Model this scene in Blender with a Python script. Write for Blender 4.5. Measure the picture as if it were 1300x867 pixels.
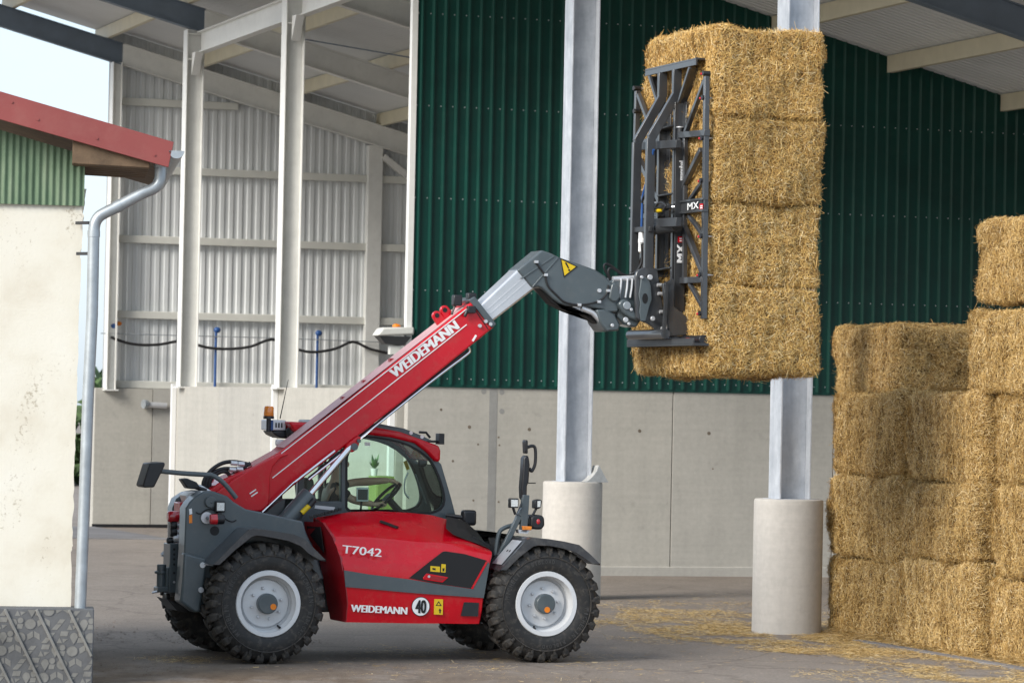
import bpy, bmesh, math, random
import numpy as np
from mathutils import Vector, Matrix, noise
R_ = math.radians
random.seed(7); rng = np.random.default_rng(7)
scene = bpy.context.scene
for o in list(bpy.data.objects): bpy.data.objects.remove(o)
COL = scene.collection

# ------------------------------------------------------------------ camera
FPX, CX, CY, CAMH = 4500.0, 650.0, 433.5, 2.8
pitch, roll = math.atan(76.5/FPX), 0.02
fw = Vector((0, math.cos(pitch), math.sin(pitch))); up0 = Vector((0, -math.sin(pitch), math.cos(pitch))); rt0 = Vector((1,0,0))
CR = (rt0*math.cos(roll)+up0*math.sin(roll)).normalized(); CU = (up0*math.cos(roll)-rt0*math.sin(roll)).normalized()
CAM = Vector((0,0,CAMH))
cam_d = bpy.data.cameras.new('camera'); cam = bpy.data.objects.new('camera', cam_d); COL.objects.link(cam)
cam.matrix_world = Matrix(((CR.x,CU.x,-fw.x,CAM.x),(CR.y,CU.y,-fw.y,CAM.y),(CR.z,CU.z,-fw.z,CAM.z),(0,0,0,1)))
cam_d.sensor_width = 36; cam_d.lens = FPX/1300*36; cam_d.clip_end = 3000; cam_d.clip_start = 1
cam_d.dof.use_dof = True; cam_d.dof.focus_distance = 38.2; cam_d.dof.aperture_fstop = 4.5
scene.camera = cam
scene.render.resolution_x, scene.render.resolution_y = 1024, 682

# ------------------------------------------------------------------ world and sun
SUN_DIR = Vector((-0.64, -0.62, 0.55)).normalized()      # towards the sun
world = bpy.data.worlds.new('World'); scene.world = world; world.use_nodes = True
nt = world.node_tree; nt.nodes.clear()
wo = nt.nodes.new('ShaderNodeOutputWorld'); bg = nt.nodes.new('ShaderNodeBackground'); bg.inputs[1].default_value = 0.105
sky = nt.nodes.new('ShaderNodeTexSky'); sky.sky_type = 'NISHITA'; sky.sun_disc = False
sky.sun_elevation = math.asin(SUN_DIR.z); sky.sun_rotation = math.atan2(SUN_DIR.x, SUN_DIR.y)
sky.air_density = 1.0; sky.dust_density = 1.5
tc = nt.nodes.new('ShaderNodeTexCoord'); mp = nt.nodes.new('ShaderNodeMapping'); mp.inputs['Scale'].default_value = (1,1,2.2)
cn = nt.nodes.new('ShaderNodeTexNoise'); cn.inputs['Scale'].default_value = 3.2; cn.inputs['Detail'].default_value = 6; cn.inputs['Roughness'].default_value = .55
cr = nt.nodes.new('ShaderNodeMapRange'); cr.inputs['From Min'].default_value = .3; cr.inputs['From Max'].default_value = .7
cr.inputs['To Min'].default_value = .55; cr.inputs['To Max'].default_value = .95
mx = nt.nodes.new('ShaderNodeMix'); mx.data_type = 'RGBA'; mx.inputs['B'].default_value = (2.85, 3.35, 3.95, 1)
nt.links.new(tc.outputs['Generated'], mp.inputs[0]); nt.links.new(mp.outputs[0], cn.inputs['Vector']); nt.links.new(cn.outputs['Fac'], cr.inputs['Value'])
nt.links.new(cr.outputs[0], mx.inputs['Factor']); nt.links.new(sky.outputs[0], mx.inputs['A']); nt.links.new(mx.outputs['Result'], bg.inputs[0]); nt.links.new(bg.outputs[0], wo.inputs[0])
sl = bpy.data.lights.new('sun', 'SUN'); sl.energy = 1.5; sl.angle = R_(26); sl.color = (1,.95,.87)
so = bpy.data.objects.new('sun', sl); COL.objects.link(so); so.rotation_euler = (-SUN_DIR).to_track_quat('-Z','Y').to_euler(); so.location = (0,0,40)
vs = scene.view_settings; vs.view_transform = 'Standard'; vs.look = 'None'; vs.exposure = 1.45; vs.gamma = 1; vs.use_curve_mapping = False
scene.render.engine = 'CYCLES'

# ------------------------------------------------------------------ frames of reference
def ray(px, py): return fw + CR*((px-CX)/FPX) + CU*((CY-py)/FPX)
PHI = R_(18.7)
BA = Vector((math.cos(PHI), math.sin(PHI), 0)); BB = Vector((-math.sin(PHI), math.cos(PHI), 0))
BO = Vector((-1.68, 58.9, 0))                                    # barn corner: s along the green wall, t into depth
TH = R_(19.0)
MA = Vector((math.cos(TH), math.sin(TH), 0)); MBv = Vector((-math.sin(TH), math.cos(TH), 0))
MO = Vector((-2.485, 37.17, 0))                                  # telehandler: x forward, y away from its right side, z up
HPS = R_(7.5); HA = Vector((math.cos(HPS), math.sin(HPS), 0)); HB = Vector((-math.sin(HPS), math.cos(HPS), 0))
HO = Vector(((92-650)/FPX*34.4, 34.4, 0))                         # small farm building
def hit(px, py, p0, n):
    d = ray(px, py); return CAM + d*((p0-CAM).dot(n)/d.dot(n))
def loc(p, o, a, b): q = p-o; return Vector((q.dot(a), q.dot(b), p.z))
def M(px, py, lat): return loc(hit(px, py, MO+MBv*lat, MBv), MO, MA, MBv)
def MXp(px, py, x): return loc(hit(px, py, MO+MA*x, MA), MO, MA, MBv)
def Wt(px, py, t): return loc(hit(px, py, BO+BB*t, BB), BO, BA, BB)
def Ws(px, py, s): return loc(hit(px, py, BO+BA*s, BA), BO, BA, BB)
def Hh(px, py, y): return loc(hit(px, py, HO+HB*y, HB), HO, HA, HB)
def G(px, py, z=0.0): return hit(px, py, Vector((0,0,z)), Vector((0,0,1)))
def gz(y): return -0.007*max(0.0, y-46)                            # the yard falls gently towards the barn
def bw(s, t, z=0): return BO + BA*s + BB*t + Vector((0,0,z))

# ------------------------------------------------------------------ materials
MATS = {}
def newmat(name):
    m = bpy.data.materials.new(name); m.use_nodes = True; MATS[name] = m
    return m, m.node_tree, m.node_tree.nodes['Principled BSDF']
def N(nt, t, **kw):
    n = nt.nodes.new(t)
    for k, v in kw.items():
        if k.startswith('_'): setattr(n, k[1:], v)
        else: n.inputs[k.replace('_',' ')].default_value = v
    return n
def ramp(nt, fac, stops):
    r = nt.nodes.new('ShaderNodeValToRGB'); e = r.color_ramp.elements
    while len(e) < len(stops): e.new(.5)
    for i, (p, c) in enumerate(stops): e[i].position = p; e[i].color = (*c, 1)
    nt.links.new(fac, r.inputs[0]); return r.outputs[0]
def mixc(nt, fac, a, b, mode='MIX'):
    m = nt.nodes.new('ShaderNodeMix'); m.data_type = 'RGBA'; m.blend_type = mode
    for key, v in (('Factor', fac), ('A', a), ('B', b)):
        if isinstance(v, (tuple, list)): m.inputs[key].default_value = (*v, 1)
        elif isinstance(v, (int, float)): m.inputs[key].default_value = v
        else: nt.links.new(v, m.inputs[key])
    return m.outputs['Result']
def coords(nt, scale=(1,1,1), kind='Object'):
    tc = nt.nodes.new('ShaderNodeTexCoord'); mp = nt.nodes.new('ShaderNodeMapping'); mp.inputs['Scale'].default_value = scale
    nt.links.new(tc.outputs[kind], mp.inputs[0]); return mp.outputs[0]
def noise_n(nt, vec, scale, detail=5, rough=.55):
    n = N(nt, 'ShaderNodeTexNoise', Scale=scale, Detail=detail, Roughness=rough); nt.links.new(vec, n.inputs['Vector']); return n.outputs['Fac']
def bump(nt, b, fac, strength=.3, dist=.01):
    n = N(nt, 'ShaderNodeBump', Strength=strength, Distance=dist); nt.links.new(fac, n.inputs['Height']); nt.links.new(n.outputs[0], b.inputs['Normal'])
def simple(name, c, rough=.5, metal=0, coat=0, var=.12, vscale=3, dirt=None, dirt_amt=.3, bmp=0, bscale=60, spec=.5):
    m, nt, b = newmat(name); v = coords(nt)
    f = noise_n(nt, v, vscale)
    lo = tuple(x*(1-var) for x in c); hi = tuple(min(1, x*(1+var)) for x in c)
    colr = ramp(nt, f, [(.3, lo), (.7, hi)])
    if dirt:
        f2 = noise_n(nt, v, vscale*2.7, 8, .7); mr = N(nt, 'ShaderNodeMapRange'); mr.inputs['From Min'].default_value = .5; mr.inputs['From Max'].default_value = .8
        mr.inputs['To Max'].default_value = dirt_amt; nt.links.new(f2, mr.inputs['Value']); colr = mixc(nt, mr.outputs[0], colr, dirt)
    nt.links.new(colr, b.inputs['Base Color'])
    rr = N(nt, 'ShaderNodeMapRange'); rr.inputs['To Min'].default_value = max(.02, rough-.08); rr.inputs['To Max'].default_value = min(1, rough+.1); nt.links.new(f, rr.inputs['Value'])
    nt.links.new(rr.outputs[0], b.inputs['Roughness']); b.inputs['Metallic'].default_value = metal; b.inputs['Coat Weight'].default_value = coat; b.inputs['Coat Roughness'].default_value = .05
    b.inputs['Specular IOR Level'].default_value = spec
    if bmp: bump(nt, b, noise_n(nt, v, bscale, 6), bmp, .01)
    return m
simple('red', (.57,.002,.013), .25, coat=.45, var=.05, dirt=(.34,.17,.12), dirt_amt=.22, spec=.25)
simple('sheenred', (.60,.36,.36), .5, var=.12, vscale=2, dirt=(.5,.12,.12), dirt_amt=.5)  # pale pink with reflected sky put into the colour, for the boom's top
simple('darkred', (.30,.006,.012), .4, coat=.3, var=.08)
simple('grey', (.070,.090,.100), .36, coat=.35, var=.1, dirt=(.2,.19,.17), dirt_amt=.22)
simple('darkgrey', (.032,.034,.037), .42, var=.1, dirt=(.14,.13,.11), dirt_amt=.12)
simple('grabgrey', (.042,.045,.050), .30, var=.1, coat=.45, dirt=(.16,.14,.1), dirt_amt=.12)
simple('fenderplastic', (.035,.037,.042), .30, var=.15, coat=.6, dirt=(.3,.28,.25), dirt_amt=.3)
simple('tyremark', (.06,.058,.056), .6, var=.2)
simple('plastic', (.014,.015,.018), .38, var=.1, dirt=(.08,.075,.07), dirt_amt=.2)
simple('blackmat', (.008,.008,.009), .6, var=.1)
simple('rubber', (.017,.0165,.016), .62, var=.25, vscale=6, dirt=(.16,.135,.11), dirt_amt=.6, bmp=.25, bscale=90)
simple('rubberlug', (.036,.033,.030), .72, var=.3, vscale=9, dirt=(.19,.155,.115), dirt_amt=.7, bmp=.3, bscale=90)
simple('rimsilver', (.66,.67,.68), .38, var=.05, coat=.3, dirt=(.42,.4,.37), dirt_amt=.25)
simple('chrome', (.75,.75,.76), .12, metal=1, var=.04)
simple('boomsteel', (.66,.66,.67), .3, metal=.75, var=.14, vscale=1.2, dirt=(.4,.38,.35), dirt_amt=.3)
simple('steelpale', (.62,.63,.65), .35, metal=.5, var=.1)
simple('whitepaint', (.78,.78,.77), .45, var=.03)
simple('whitetext', (.85,.85,.85), .5, var=.02)
simple('yellow', (.72,.5,.01), .45, var=.05)
simple('orange', (.8,.22,.01), .3, var=.05)
simple('lamporange', (.85,.25,.02), .12, coat=1, var=.2, vscale=30)
simple('lampred', (.5,.01,.02), .15, coat=1, var=.2, vscale=30)
simple('lampglass', (.72,.74,.72), .12, coat=1, var=.2, vscale=60)
simple('skin', (.68,.42,.31), .5, var=.06)
simple('shirt', (.018,.017,.018), .85, var=.15)
simple('trousers', (.02,.025,.04), .85, var=.15)
simple('hair', (.03,.018,.01), .7, var=.3, vscale=20)
simple('columnwhite', (.74,.74,.71), .5, var=.05, dirt=(.45,.44,.4), dirt_amt=.25)
simple('purlin', (.62,.57,.43), .5, var=.07)
simple('rafterblue', (.13,.165,.21), .5, var=.12)
simple('trimwhite', (.78,.78,.75), .45, var=.04, dirt=(.5,.48,.42), dirt_amt=.3)
simple('clad_in', (.70,.72,.725), .5, var=.05, vscale=.8)
simple('rail', (.66,.66,.61), .5, var=.05)
simple('bluepaint', (.02,.08,.26), .4, var=.1)
simple('cable', (.015,.015,.017), .5, var=.1)
simple('hoodsheet', (.6,.6,.58), .45, metal=.3, var=.12, vscale=14)
simple('wood', (.13,.085,.05), .8, var=.35, vscale=5, bmp=.4)
simple('fasciared', (.25,.055,.05), .5, var=.1, vscale=1.5, dirt=(.3,.12,.1), dirt_amt=.4)
simple('clad_green', (.0013,.042,.032), .36, var=.22, vscale=.9, coat=0, spec=.28, dirt=(.03,.07,.055), dirt_amt=.25)
simple('zinc', (.40,.44,.47), .42, metal=.55, var=.16, vscale=5, dirt=(.3,.3,.28), dirt_amt=.3)
simple('lime', (.20,.28,.06), .5, var=.05)
simple('leaf', (.07,.16,.03), .6, var=.4, vscale=9)
simple('hedge', (.05,.09,.025), .8, var=.5, vscale=3)
simple('tiehole', (.16,.13,.10), .9, var=.2)
simple('lampwhite', (.62,.62,.58), .4, var=.04)
simple('twine', (.35,.30,.2), .8, var=.1)
# galvanised steel with blotchy spangle
m, nt, b = newmat('galv'); v = coords(nt); f = noise_n(nt, v, 4, 8, .7); f2 = noise_n(nt, coords(nt, (1,1,.15)), 9, 6, .6)
c = ramp(nt, f, [(.3,(.24,.26,.29)),(.55,(.36,.38,.41)),(.75,(.48,.50,.53))]); c = mixc(nt, .35, c, ramp(nt, f2, [(.3,(.2,.22,.25)),(.7,(.5,.52,.55))]))
c = mixc(nt, 1.0, c, (1.35,1.35,1.35), 'MULTIPLY'); nt.links.new(c, b.inputs['Base Color']); b.inputs['Metallic'].default_value = .1; b.inputs['Roughness'].default_value = .42
# green old corrugated sheet
m, nt, b = newmat('oldgreen'); v = coords(nt, (1,1,.25)); f = noise_n(nt, v, 5, 8, .65)
nt.links.new(ramp(nt, f, [(.25,(.05,.085,.05)),(.5,(.11,.18,.105)),(.75,(.20,.26,.17))]), b.inputs['Base Color']); b.inputs['Roughness'].default_value = .6
# concrete
def concrete(name, c, streak=True, var=.12, rough=.85, bscale=40):
    m, nt, b = newmat(name); v = coords(nt)
    f = noise_n(nt, v, .9, 9, .62); f3 = noise_n(nt, v, 14, 6, .6)
    col = ramp(nt, f, [(.25, tuple(x*(1-var*1.6) for x in c)), (.5, c), (.75, tuple(x*(1+var) for x in c))])
    if streak:
        f2 = noise_n(nt, coords(nt, (2.2,2.2,.22)), 1.6, 7, .65)
        col = mixc(nt, .45, col, ramp(nt, f2, [(.3, tuple(x*.72 for x in c)), (.55, tuple(x*1.02 for x in c)), (.8, tuple(x*1.12 for x in c))]))
        f4 = noise_n(nt, coords(nt, (.25,.25,5)), 2.2, 6, .6)
        col = mixc(nt, .25, col, ramp(nt, f4, [(.35, tuple(x*.8 for x in c)), (.6, tuple(x*1.05 for x in c))]))
    vo = N(nt, 'ShaderNodeTexVoronoi', Scale=1.15); nt.links.new(v, vo.inputs['Vector'])
    mr = N(nt, 'ShaderNodeMapRange'); mr.inputs['From Min'].default_value = .02; mr.inputs['From Max'].default_value = .05; mr.inputs['To Min'].default_value = .55; mr.inputs['To Max'].default_value = 0
    nt.links.new(vo.outputs['Distance'], mr.inputs['Value']); col = mixc(nt, mr.outputs[0], col, tuple(x*.4 for x in c))
    col = mixc(nt, .18, col, ramp(nt, f3, [(.3, tuple(x*.6 for x in c)), (.7, tuple(x*1.2 for x in c))]))
    oi = nt.nodes.new('ShaderNodeObjectInfo'); col = mixc(nt, 1.0, col, ramp(nt, oi.outputs['Random'], [(0,(.90,.90,.91)),(1,(1.0,.99,.97))]), 'MULTIPLY')
    f7 = noise_n(nt, v, 3.0, 8, .7); m7 = N(nt, 'ShaderNodeMapRange'); m7.inputs['From Min'].default_value = .60; m7.inputs['From Max'].default_value = .72; m7.inputs['To Max'].default_value = .32; nt.links.new(f7, m7.inputs['Value'])
    col = mixc(nt, m7.outputs[0], col, tuple(x*.55 for x in c))
    nt.links.new(col, b.inputs['Base Color']); b.inputs['Roughness'].default_value = rough; b.inputs['Specular IOR Level'].default_value = .3
    bump(nt, b, noise_n(nt, v, bscale, 8, .65), .25, .01); return m
concrete('concrete', (.455,.440,.400)); concrete('pedestal', (.56,.53,.485), var=.08); concrete('jointgrey', (.30,.30,.29), False)
concrete('plinth', (.125,.13,.138), False, var=.45); concrete('plinthpale', (.215,.215,.205), False, var=.45); concrete('kerb', (.20,.195,.20), False, var=.25)
# house plaster
m, nt, b = newmat('plaster'); v = coords(nt); f = noise_n(nt, v, 1.1, 8, .6); c = ramp(nt, f, [(.28,(.60,.55,.45)),(.5,(.70,.67,.58)),(.8,(.75,.735,.67))])
f2 = noise_n(nt, v, 22, 8, .75); f3 = noise_n(nt, coords(nt, (1,1,.45)), 1.7, 5, .6)
mm = N(nt, 'ShaderNodeMath', _operation='MULTIPLY'); nt.links.new(f2, mm.inputs[0]); nt.links.new(f3, mm.inputs[1])
mr = N(nt, 'ShaderNodeMapRange'); mr.inputs['From Min'].default_value = .315; mr.inputs['From Max'].default_value = .37; mr.inputs['To Max'].default_value = .6; nt.links.new(mm.outputs[0], mr.inputs['Value'])
c = mixc(nt, mr.outputs[0], c, (.28,.23,.15)); nt.links.new(c, b.inputs['Base Color']); b.inputs['Roughness'].default_value = .9
bump(nt, b, noise_n(nt, v, 30, 8, .7), .22, .02)
# yard
m, nt, b = newmat('yard'); v = coords(nt)
f = noise_n(nt, coords(nt,(1,.5,1)), .5, 10, .66); f2 = noise_n(nt, coords(nt,(1,.45,1)), 4, 10, .72); f3 = noise_n(nt, coords(nt, (1,.45,1)), .8, 9, .68); f5 = noise_n(nt, coords(nt,(1,.5,1)), 28, 5, .75)
c = ramp(nt, f, [(.32,(.115,.103,.100)),(.5,(.18,.163,.155)),(.68,(.25,.228,.21))])
c = mixc(nt, .55, c, ramp(nt, f2, [(.3,(.09,.08,.075)),(.55,(.19,.172,.16)),(.8,(.31,.285,.26))]))
c = mixc(nt, .4, c, ramp(nt, f3, [(.34,(.10,.088,.08)),(.5,(.19,.172,.162)),(.7,(.24,.22,.205))]))
c = mixc(nt, .38, c, ramp(nt, f5, [(.3,(.08,.07,.065)),(.7,(.33,.30,.27))]))
# brown mud patches with their own shape, mostly near the machine's rear wheels and the house plinth
sx = nt.nodes.new('ShaderNodeTexCoord'); sp = nt.nodes.new('ShaderNodeVectorMath'); sp.operation = 'DISTANCE'; sp.inputs[1].default_value = (-3.4, 35.2, 0)
mps = nt.nodes.new('ShaderNodeMapping'); mps.inputs['Scale'].default_value = (.55,1,1); mps.inputs['Location'].default_value = (-1.5,0,0)
nt.links.new(sx.outputs['Object'], mps.inputs[0]); nt.links.new(mps.outputs[0], sp.inputs[0])
mr = N(nt, 'ShaderNodeMapRange'); mr.inputs['From Min'].default_value = 3.6; mr.inputs['From Max'].default_value = .5; nt.links.new(sp.outputs['Value'], mr.inputs['Value'])
f6 = noise_n(nt, coords(nt, (.8,.6,1)), 1.6, 9, .7); m6 = N(nt, 'ShaderNodeMapRange'); m6.inputs['From Min'].default_value = .36; m6.inputs['From Max'].default_value = .52; nt.links.new(f6, m6.inputs['Value'])
mm = N(nt, 'ShaderNodeMath', _operation='MULTIPLY'); nt.links.new(mr.outputs[0], mm.inputs[0]); nt.links.new(m6.outputs[0], mm.inputs[1])
c = mixc(nt, mm.outputs[0], c, ramp(nt, f2, [(.3,(.075,.055,.04)),(.7,(.17,.135,.10))]))
dv = nt.nodes.new('ShaderNodeVectorMath'); dv.operation = 'ADD'; ns = N(nt, 'ShaderNodeTexNoise', Scale=.9, Detail=6); vv_ = coords(nt); nt.links.new(vv_, ns.inputs['Vector']); nt.links.new(vv_, dv.inputs[0]); nt.links.new(ns.outputs['Color'], dv.inputs[1])
vo = N(nt, 'ShaderNodeTexVoronoi', Scale=.33, _feature='DISTANCE_TO_EDGE'); nt.links.new(dv.outputs[0], vo.inputs['Vector'])
mk = N(nt, 'ShaderNodeMapRange'); mk.inputs['From Min'].default_value = .004; mk.inputs['From Max'].default_value = .016; mk.inputs['To Min'].default_value = .3; mk.inputs['To Max'].default_value = 0; nt.links.new(vo.outputs['Distance'], mk.inputs['Value'])
c = mixc(nt, mk.outputs[0], c, (.06,.05,.043)); c = mixc(nt, 1.0, c, (1.26,1.19,1.10), 'MULTIPLY')
nt.links.new(c, b.inputs['Base Color']); b.inputs['Roughness'].default_value = .8; b.inputs['Specular IOR Level'].default_value = .35
hb = N(nt, 'ShaderNodeMath', _operation='ADD'); nt.links.new(f2, hb.inputs[0]); nt.links.new(f5, hb.inputs[1]); bump(nt, b, hb.outputs[0], .5, .03)
# straw strands: one colour per strand
def straw(name, stops, rough=.55):
    m, nt, b = newmat(name); g = nt.nodes.new('ShaderNodeNewGeometry')
    c = ramp(nt, g.outputs['Random Per Island'], stops)
    f = noise_n(nt, coords(nt), 2.3, 4, .6); c = mixc(nt, .25, c, ramp(nt, f, [(.3,(.36,.20,.055)),(.7,(.66,.45,.17))]))
    oi = nt.nodes.new('ShaderNodeObjectInfo'); c = mixc(nt, 1.0, c, ramp(nt, oi.outputs['Random'], [(0,(.88,.85,.80)),(.5,(1,1,1)),(1,(1.0,.96,.90))]), 'MULTIPLY')
    nt.links.new(c, b.inputs['Base Color']); b.inputs['Roughness'].default_value = rough; b.inputs['Specular IOR Level'].default_value = .45
straw('straw', [(0,(.14,.062,.011)),(.18,(.40,.215,.05)),(.45,(.68,.43,.12)),(.8,(.84,.61,.23)),(1,(.95,.84,.56))])
straw('straw_loose', [(0,(.20,.12,.04)),(.2,(.46,.30,.10)),(.5,(.66,.47,.19)),(.8,(.80,.63,.33)),(1,(.92,.82,.58))])
straw('straw_aged', [(0,(.14,.07,.016)),(.2,(.40,.24,.07)),(.5,(.64,.43,.15)),(.85,(.79,.60,.28)),(1,(.92,.80,.54))])
m, nt, b = newmat('strawbody'); v = coords(nt, (1,1,3)); f = noise_n(nt, v, 26, 9, .75)
nt.links.new(ramp(nt, f, [(.3,(.06,.03,.007)),(.5,(.20,.11,.03)),(.7,(.42,.26,.08))]), b.inputs['Base Color']); b.inputs['Roughness'].default_value = .9
bump(nt, b, f, .9, .05)
# window glass
def glass(name, tint, refl):
    m = bpy.data.materials.new(name); m.use_nodes = True; MATS[name] = m; nt = m.node_tree; nt.nodes.clear()
    o = nt.nodes.new('ShaderNodeOutputMaterial'); t = nt.nodes.new('ShaderNodeBsdfTransparent'); t.inputs[0].default_value = (*tint,1)
    g = nt.nodes.new('ShaderNodeBsdfGlossy'); g.inputs['Roughness'].default_value = .02; fr = nt.nodes.new('ShaderNodeFresnel'); fr.inputs[0].default_value = refl
    mi = nt.nodes.new('ShaderNodeMixShader'); nt.links.new(fr.outputs[0], mi.inputs[0]); nt.links.new(t.outputs[0], mi.inputs[1]); nt.links.new(g.outputs[0], mi.inputs[2]); nt.links.new(mi.outputs[0], o.inputs[0])
glass('glass', (.88,.96,.92), 1.42)

# ------------------------------------------------------------------ mesh helpers
def V(*a): return Vector(a)
class MB:
    def __init__(self): self.v = []; self.f = []
    def add(self, vs, fs):
        n = len(self.v); self.v += [tuple(x) for x in vs]; self.f += [tuple(i+n for i in q) for q in fs]; return self
    def hexa(self, a): # 8 points: bottom loop then top loop
        return self.add(a, [(0,3,2,1),(4,5,6,7),(0,1,5,4),(1,2,6,5),(2,3,7,6),(3,0,4,7)])
    def box(self, x0, x1, y0, y1, z0, z1):
        return self.hexa([(x0,y0,z0),(x1,y0,z0),(x1,y1,z0),(x0,y1,z0),(x0,y0,z1),(x1,y0,z1),(x1,y1,z1),(x0,y1,z1)])
    def bar(self, p, q, w, h, up=(0,0,1)):
        p = Vector(p); q = Vector(q); d = (q-p).normalized(); u = Vector(up)
        if abs(d.dot(u)) > .98: u = Vector((1,0,0))
        sd = d.cross(u).normalized()*(w/2); u = sd.cross(d).normalized()*(h/2)
        return self.hexa([p-sd-u, p+sd-u, q+sd-u, q-sd-u, p-sd+u, p+sd+u, q+sd+u, q-sd+u])
    def prism(self, a, b):
        n = len(a); return self.add(list(a)+list(b), [tuple(range(n))[::-1], tuple(range(n,2*n))]+[(i,(i+1)%n,n+(i+1)%n,n+i) for i in range(n)])
    def plate(self, pts, lat0, lat1):   # outline traced on the plane y = lat0 and given thickness
        a = [M(x,y,lat0) for x,y in pts]; return self.prism(a, [p+V(0,lat1-lat0,0) for p in a])
    def tube(self, pts, r, n=10):
        pts = [Vector(p) for p in pts]; m = len(pts); rs = r if isinstance(r,(list,tuple)) else [r]*m
        t0 = (pts[1]-pts[0]).normalized(); u = t0.orthogonal().normalized(); base = len(self.v); prev = t0
        for i, p in enumerate(pts):
            t = (pts[min(i+1,m-1)]-pts[max(i-1,0)]).normalized(); q = prev.rotation_difference(t); u = (q@u); u = (u-t*u.dot(t)).normalized(); w = t.cross(u); prev = t
            for k in range(n):
                a = 2*math.pi*k/n; self.v.append(tuple(p+(u*math.cos(a)+w*math.sin(a))*rs[i]))
        for i in range(m-1):
            for k in range(n):
                k2 = (k+1)%n; self.f.append((base+i*n+k, base+i*n+k2, base+(i+1)*n+k2, base+(i+1)*n+k))
        self.f.append(tuple(base+k for k in range(n))[::-1]); self.f.append(tuple(base+(m-1)*n+k for k in range(n))); return self
    def lathe(self, prof, c, ax, n=32, close=False, cap=True):
        c = Vector(c); ax = Vector(ax).normalized(); u = ax.orthogonal().normalized(); w = ax.cross(u); base = len(self.v); m = len(prof)
        for r, a in prof:
            for k in range(n):
                t = 2*math.pi*k/n; self.v.append(tuple(c+ax*a+(u*math.cos(t)+w*math.sin(t))*r))
        for i in range(m if close else m-1):
            j = (i+1)%m
            for k in range(n):
                k2 = (k+1)%n; self.f.append((base+i*n+k, base+i*n+k2, base+j*n+k2, base+j*n+k))
        if not close and cap:
            if prof[0][0] > 1e-5: self.f.append(tuple(base+k for k in range(n))[::-1])
            if prof[-1][0] > 1e-5: self.f.append(tuple(base+(m-1)*n+k for k in range(n)))
        return self
    def disc(self, c, ax, r, h, n=20): return self.lathe([(r,0),(r,h)], c, ax, n)
    def ball(self, c, rx, ry, rz, n=16, m=10):
        c = Vector(c); base = len(self.v)
        for i in range(m+1):
            a = math.pi*i/m
            for k in range(n):
                t = 2*math.pi*k/n; self.v.append((c.x+rx*math.sin(a)*math.cos(t), c.y+ry*math.sin(a)*math.sin(t), c.z+rz*math.cos(a)))
        for i in range(m):
            for k in range(n):
                k2=(k+1)%n; self.f.append((base+i*n+k, base+(i+1)*n+k, base+(i+1)*n+k2, base+i*n+k2))
        return self
    def loft(self, rows):
        base = len(self.v); n = len(rows[0])
        for r in rows: self.v += [tuple(p) for p in r]
        for i in range(len(rows)-1):
            for k in range(n-1): self.f.append((base+i*n+k, base+i*n+k+1, base+(i+1)*n+k+1, base+(i+1)*n+k))
        return self
    def build(self, name, mat, parent=None, bevel=0, seg=2, ang=35, recalc=True, flat=False):
        me = bpy.data.meshes.new(name); me.from_pydata(self.v, [], self.f); me.update()
        if recalc:
            bm = bmesh.new(); bm.from_mesh(me); bmesh.ops.remove_doubles(bm, verts=bm.verts, dist=1e-5); bmesh.ops.recalc_face_normals(bm, faces=bm.faces); bm.to_mesh(me); bm.free()
        if not flat:
            for p in me.polygons: p.use_smooth = True
            me.set_sharp_from_angle(angle=R_(ang))
        o = bpy.data.objects.new(name, me); COL.objects.link(o); me.materials.append(MATS[mat])
        if parent: o.parent = parent
        if bevel:
            bv = o.modifiers.new('bevel','BEVEL'); bv.width = bevel; bv.segments = seg; bv.limit_method = 'ANGLE'; bv.angle_limit = R_(40)
        return o
def tag(o, label=None, cat=None, group=None, kind=None):
    if label: o['label'] = label
    if cat: o['category'] = cat
    if group: o['group'] = group
    if kind: o['kind'] = kind
    return o
def empty(name, p, rz=0):
    o = bpy.data.objects.new(name, None); COL.objects.link(o); o.location = p; o.rotation_euler = (0,0,rz); o.empty_display_size = .2; return o
def copy_tree(o, parent=None):
    c = o.copy(); COL.objects.link(c); c.parent = parent
    for ch in o.children: copy_tree(ch, c)
    return c
def resample(pts, n):
    pts = [Vector(p) for p in pts]; out = []
    for i in range(len(pts)-1):
        p0 = pts[max(i-1,0)]; p1 = pts[i]; p2 = pts[i+1]; p3 = pts[min(i+2,len(pts)-1)]
        for k in range(n):
            t = k/n; out.append(.5*((2*p1)+(p2-p0)*t+(2*p0-5*p1+4*p2-p3)*t*t+(3*p1-p0-3*p2+p3)*t**3))
    out.append(pts[-1]); return out
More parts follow.
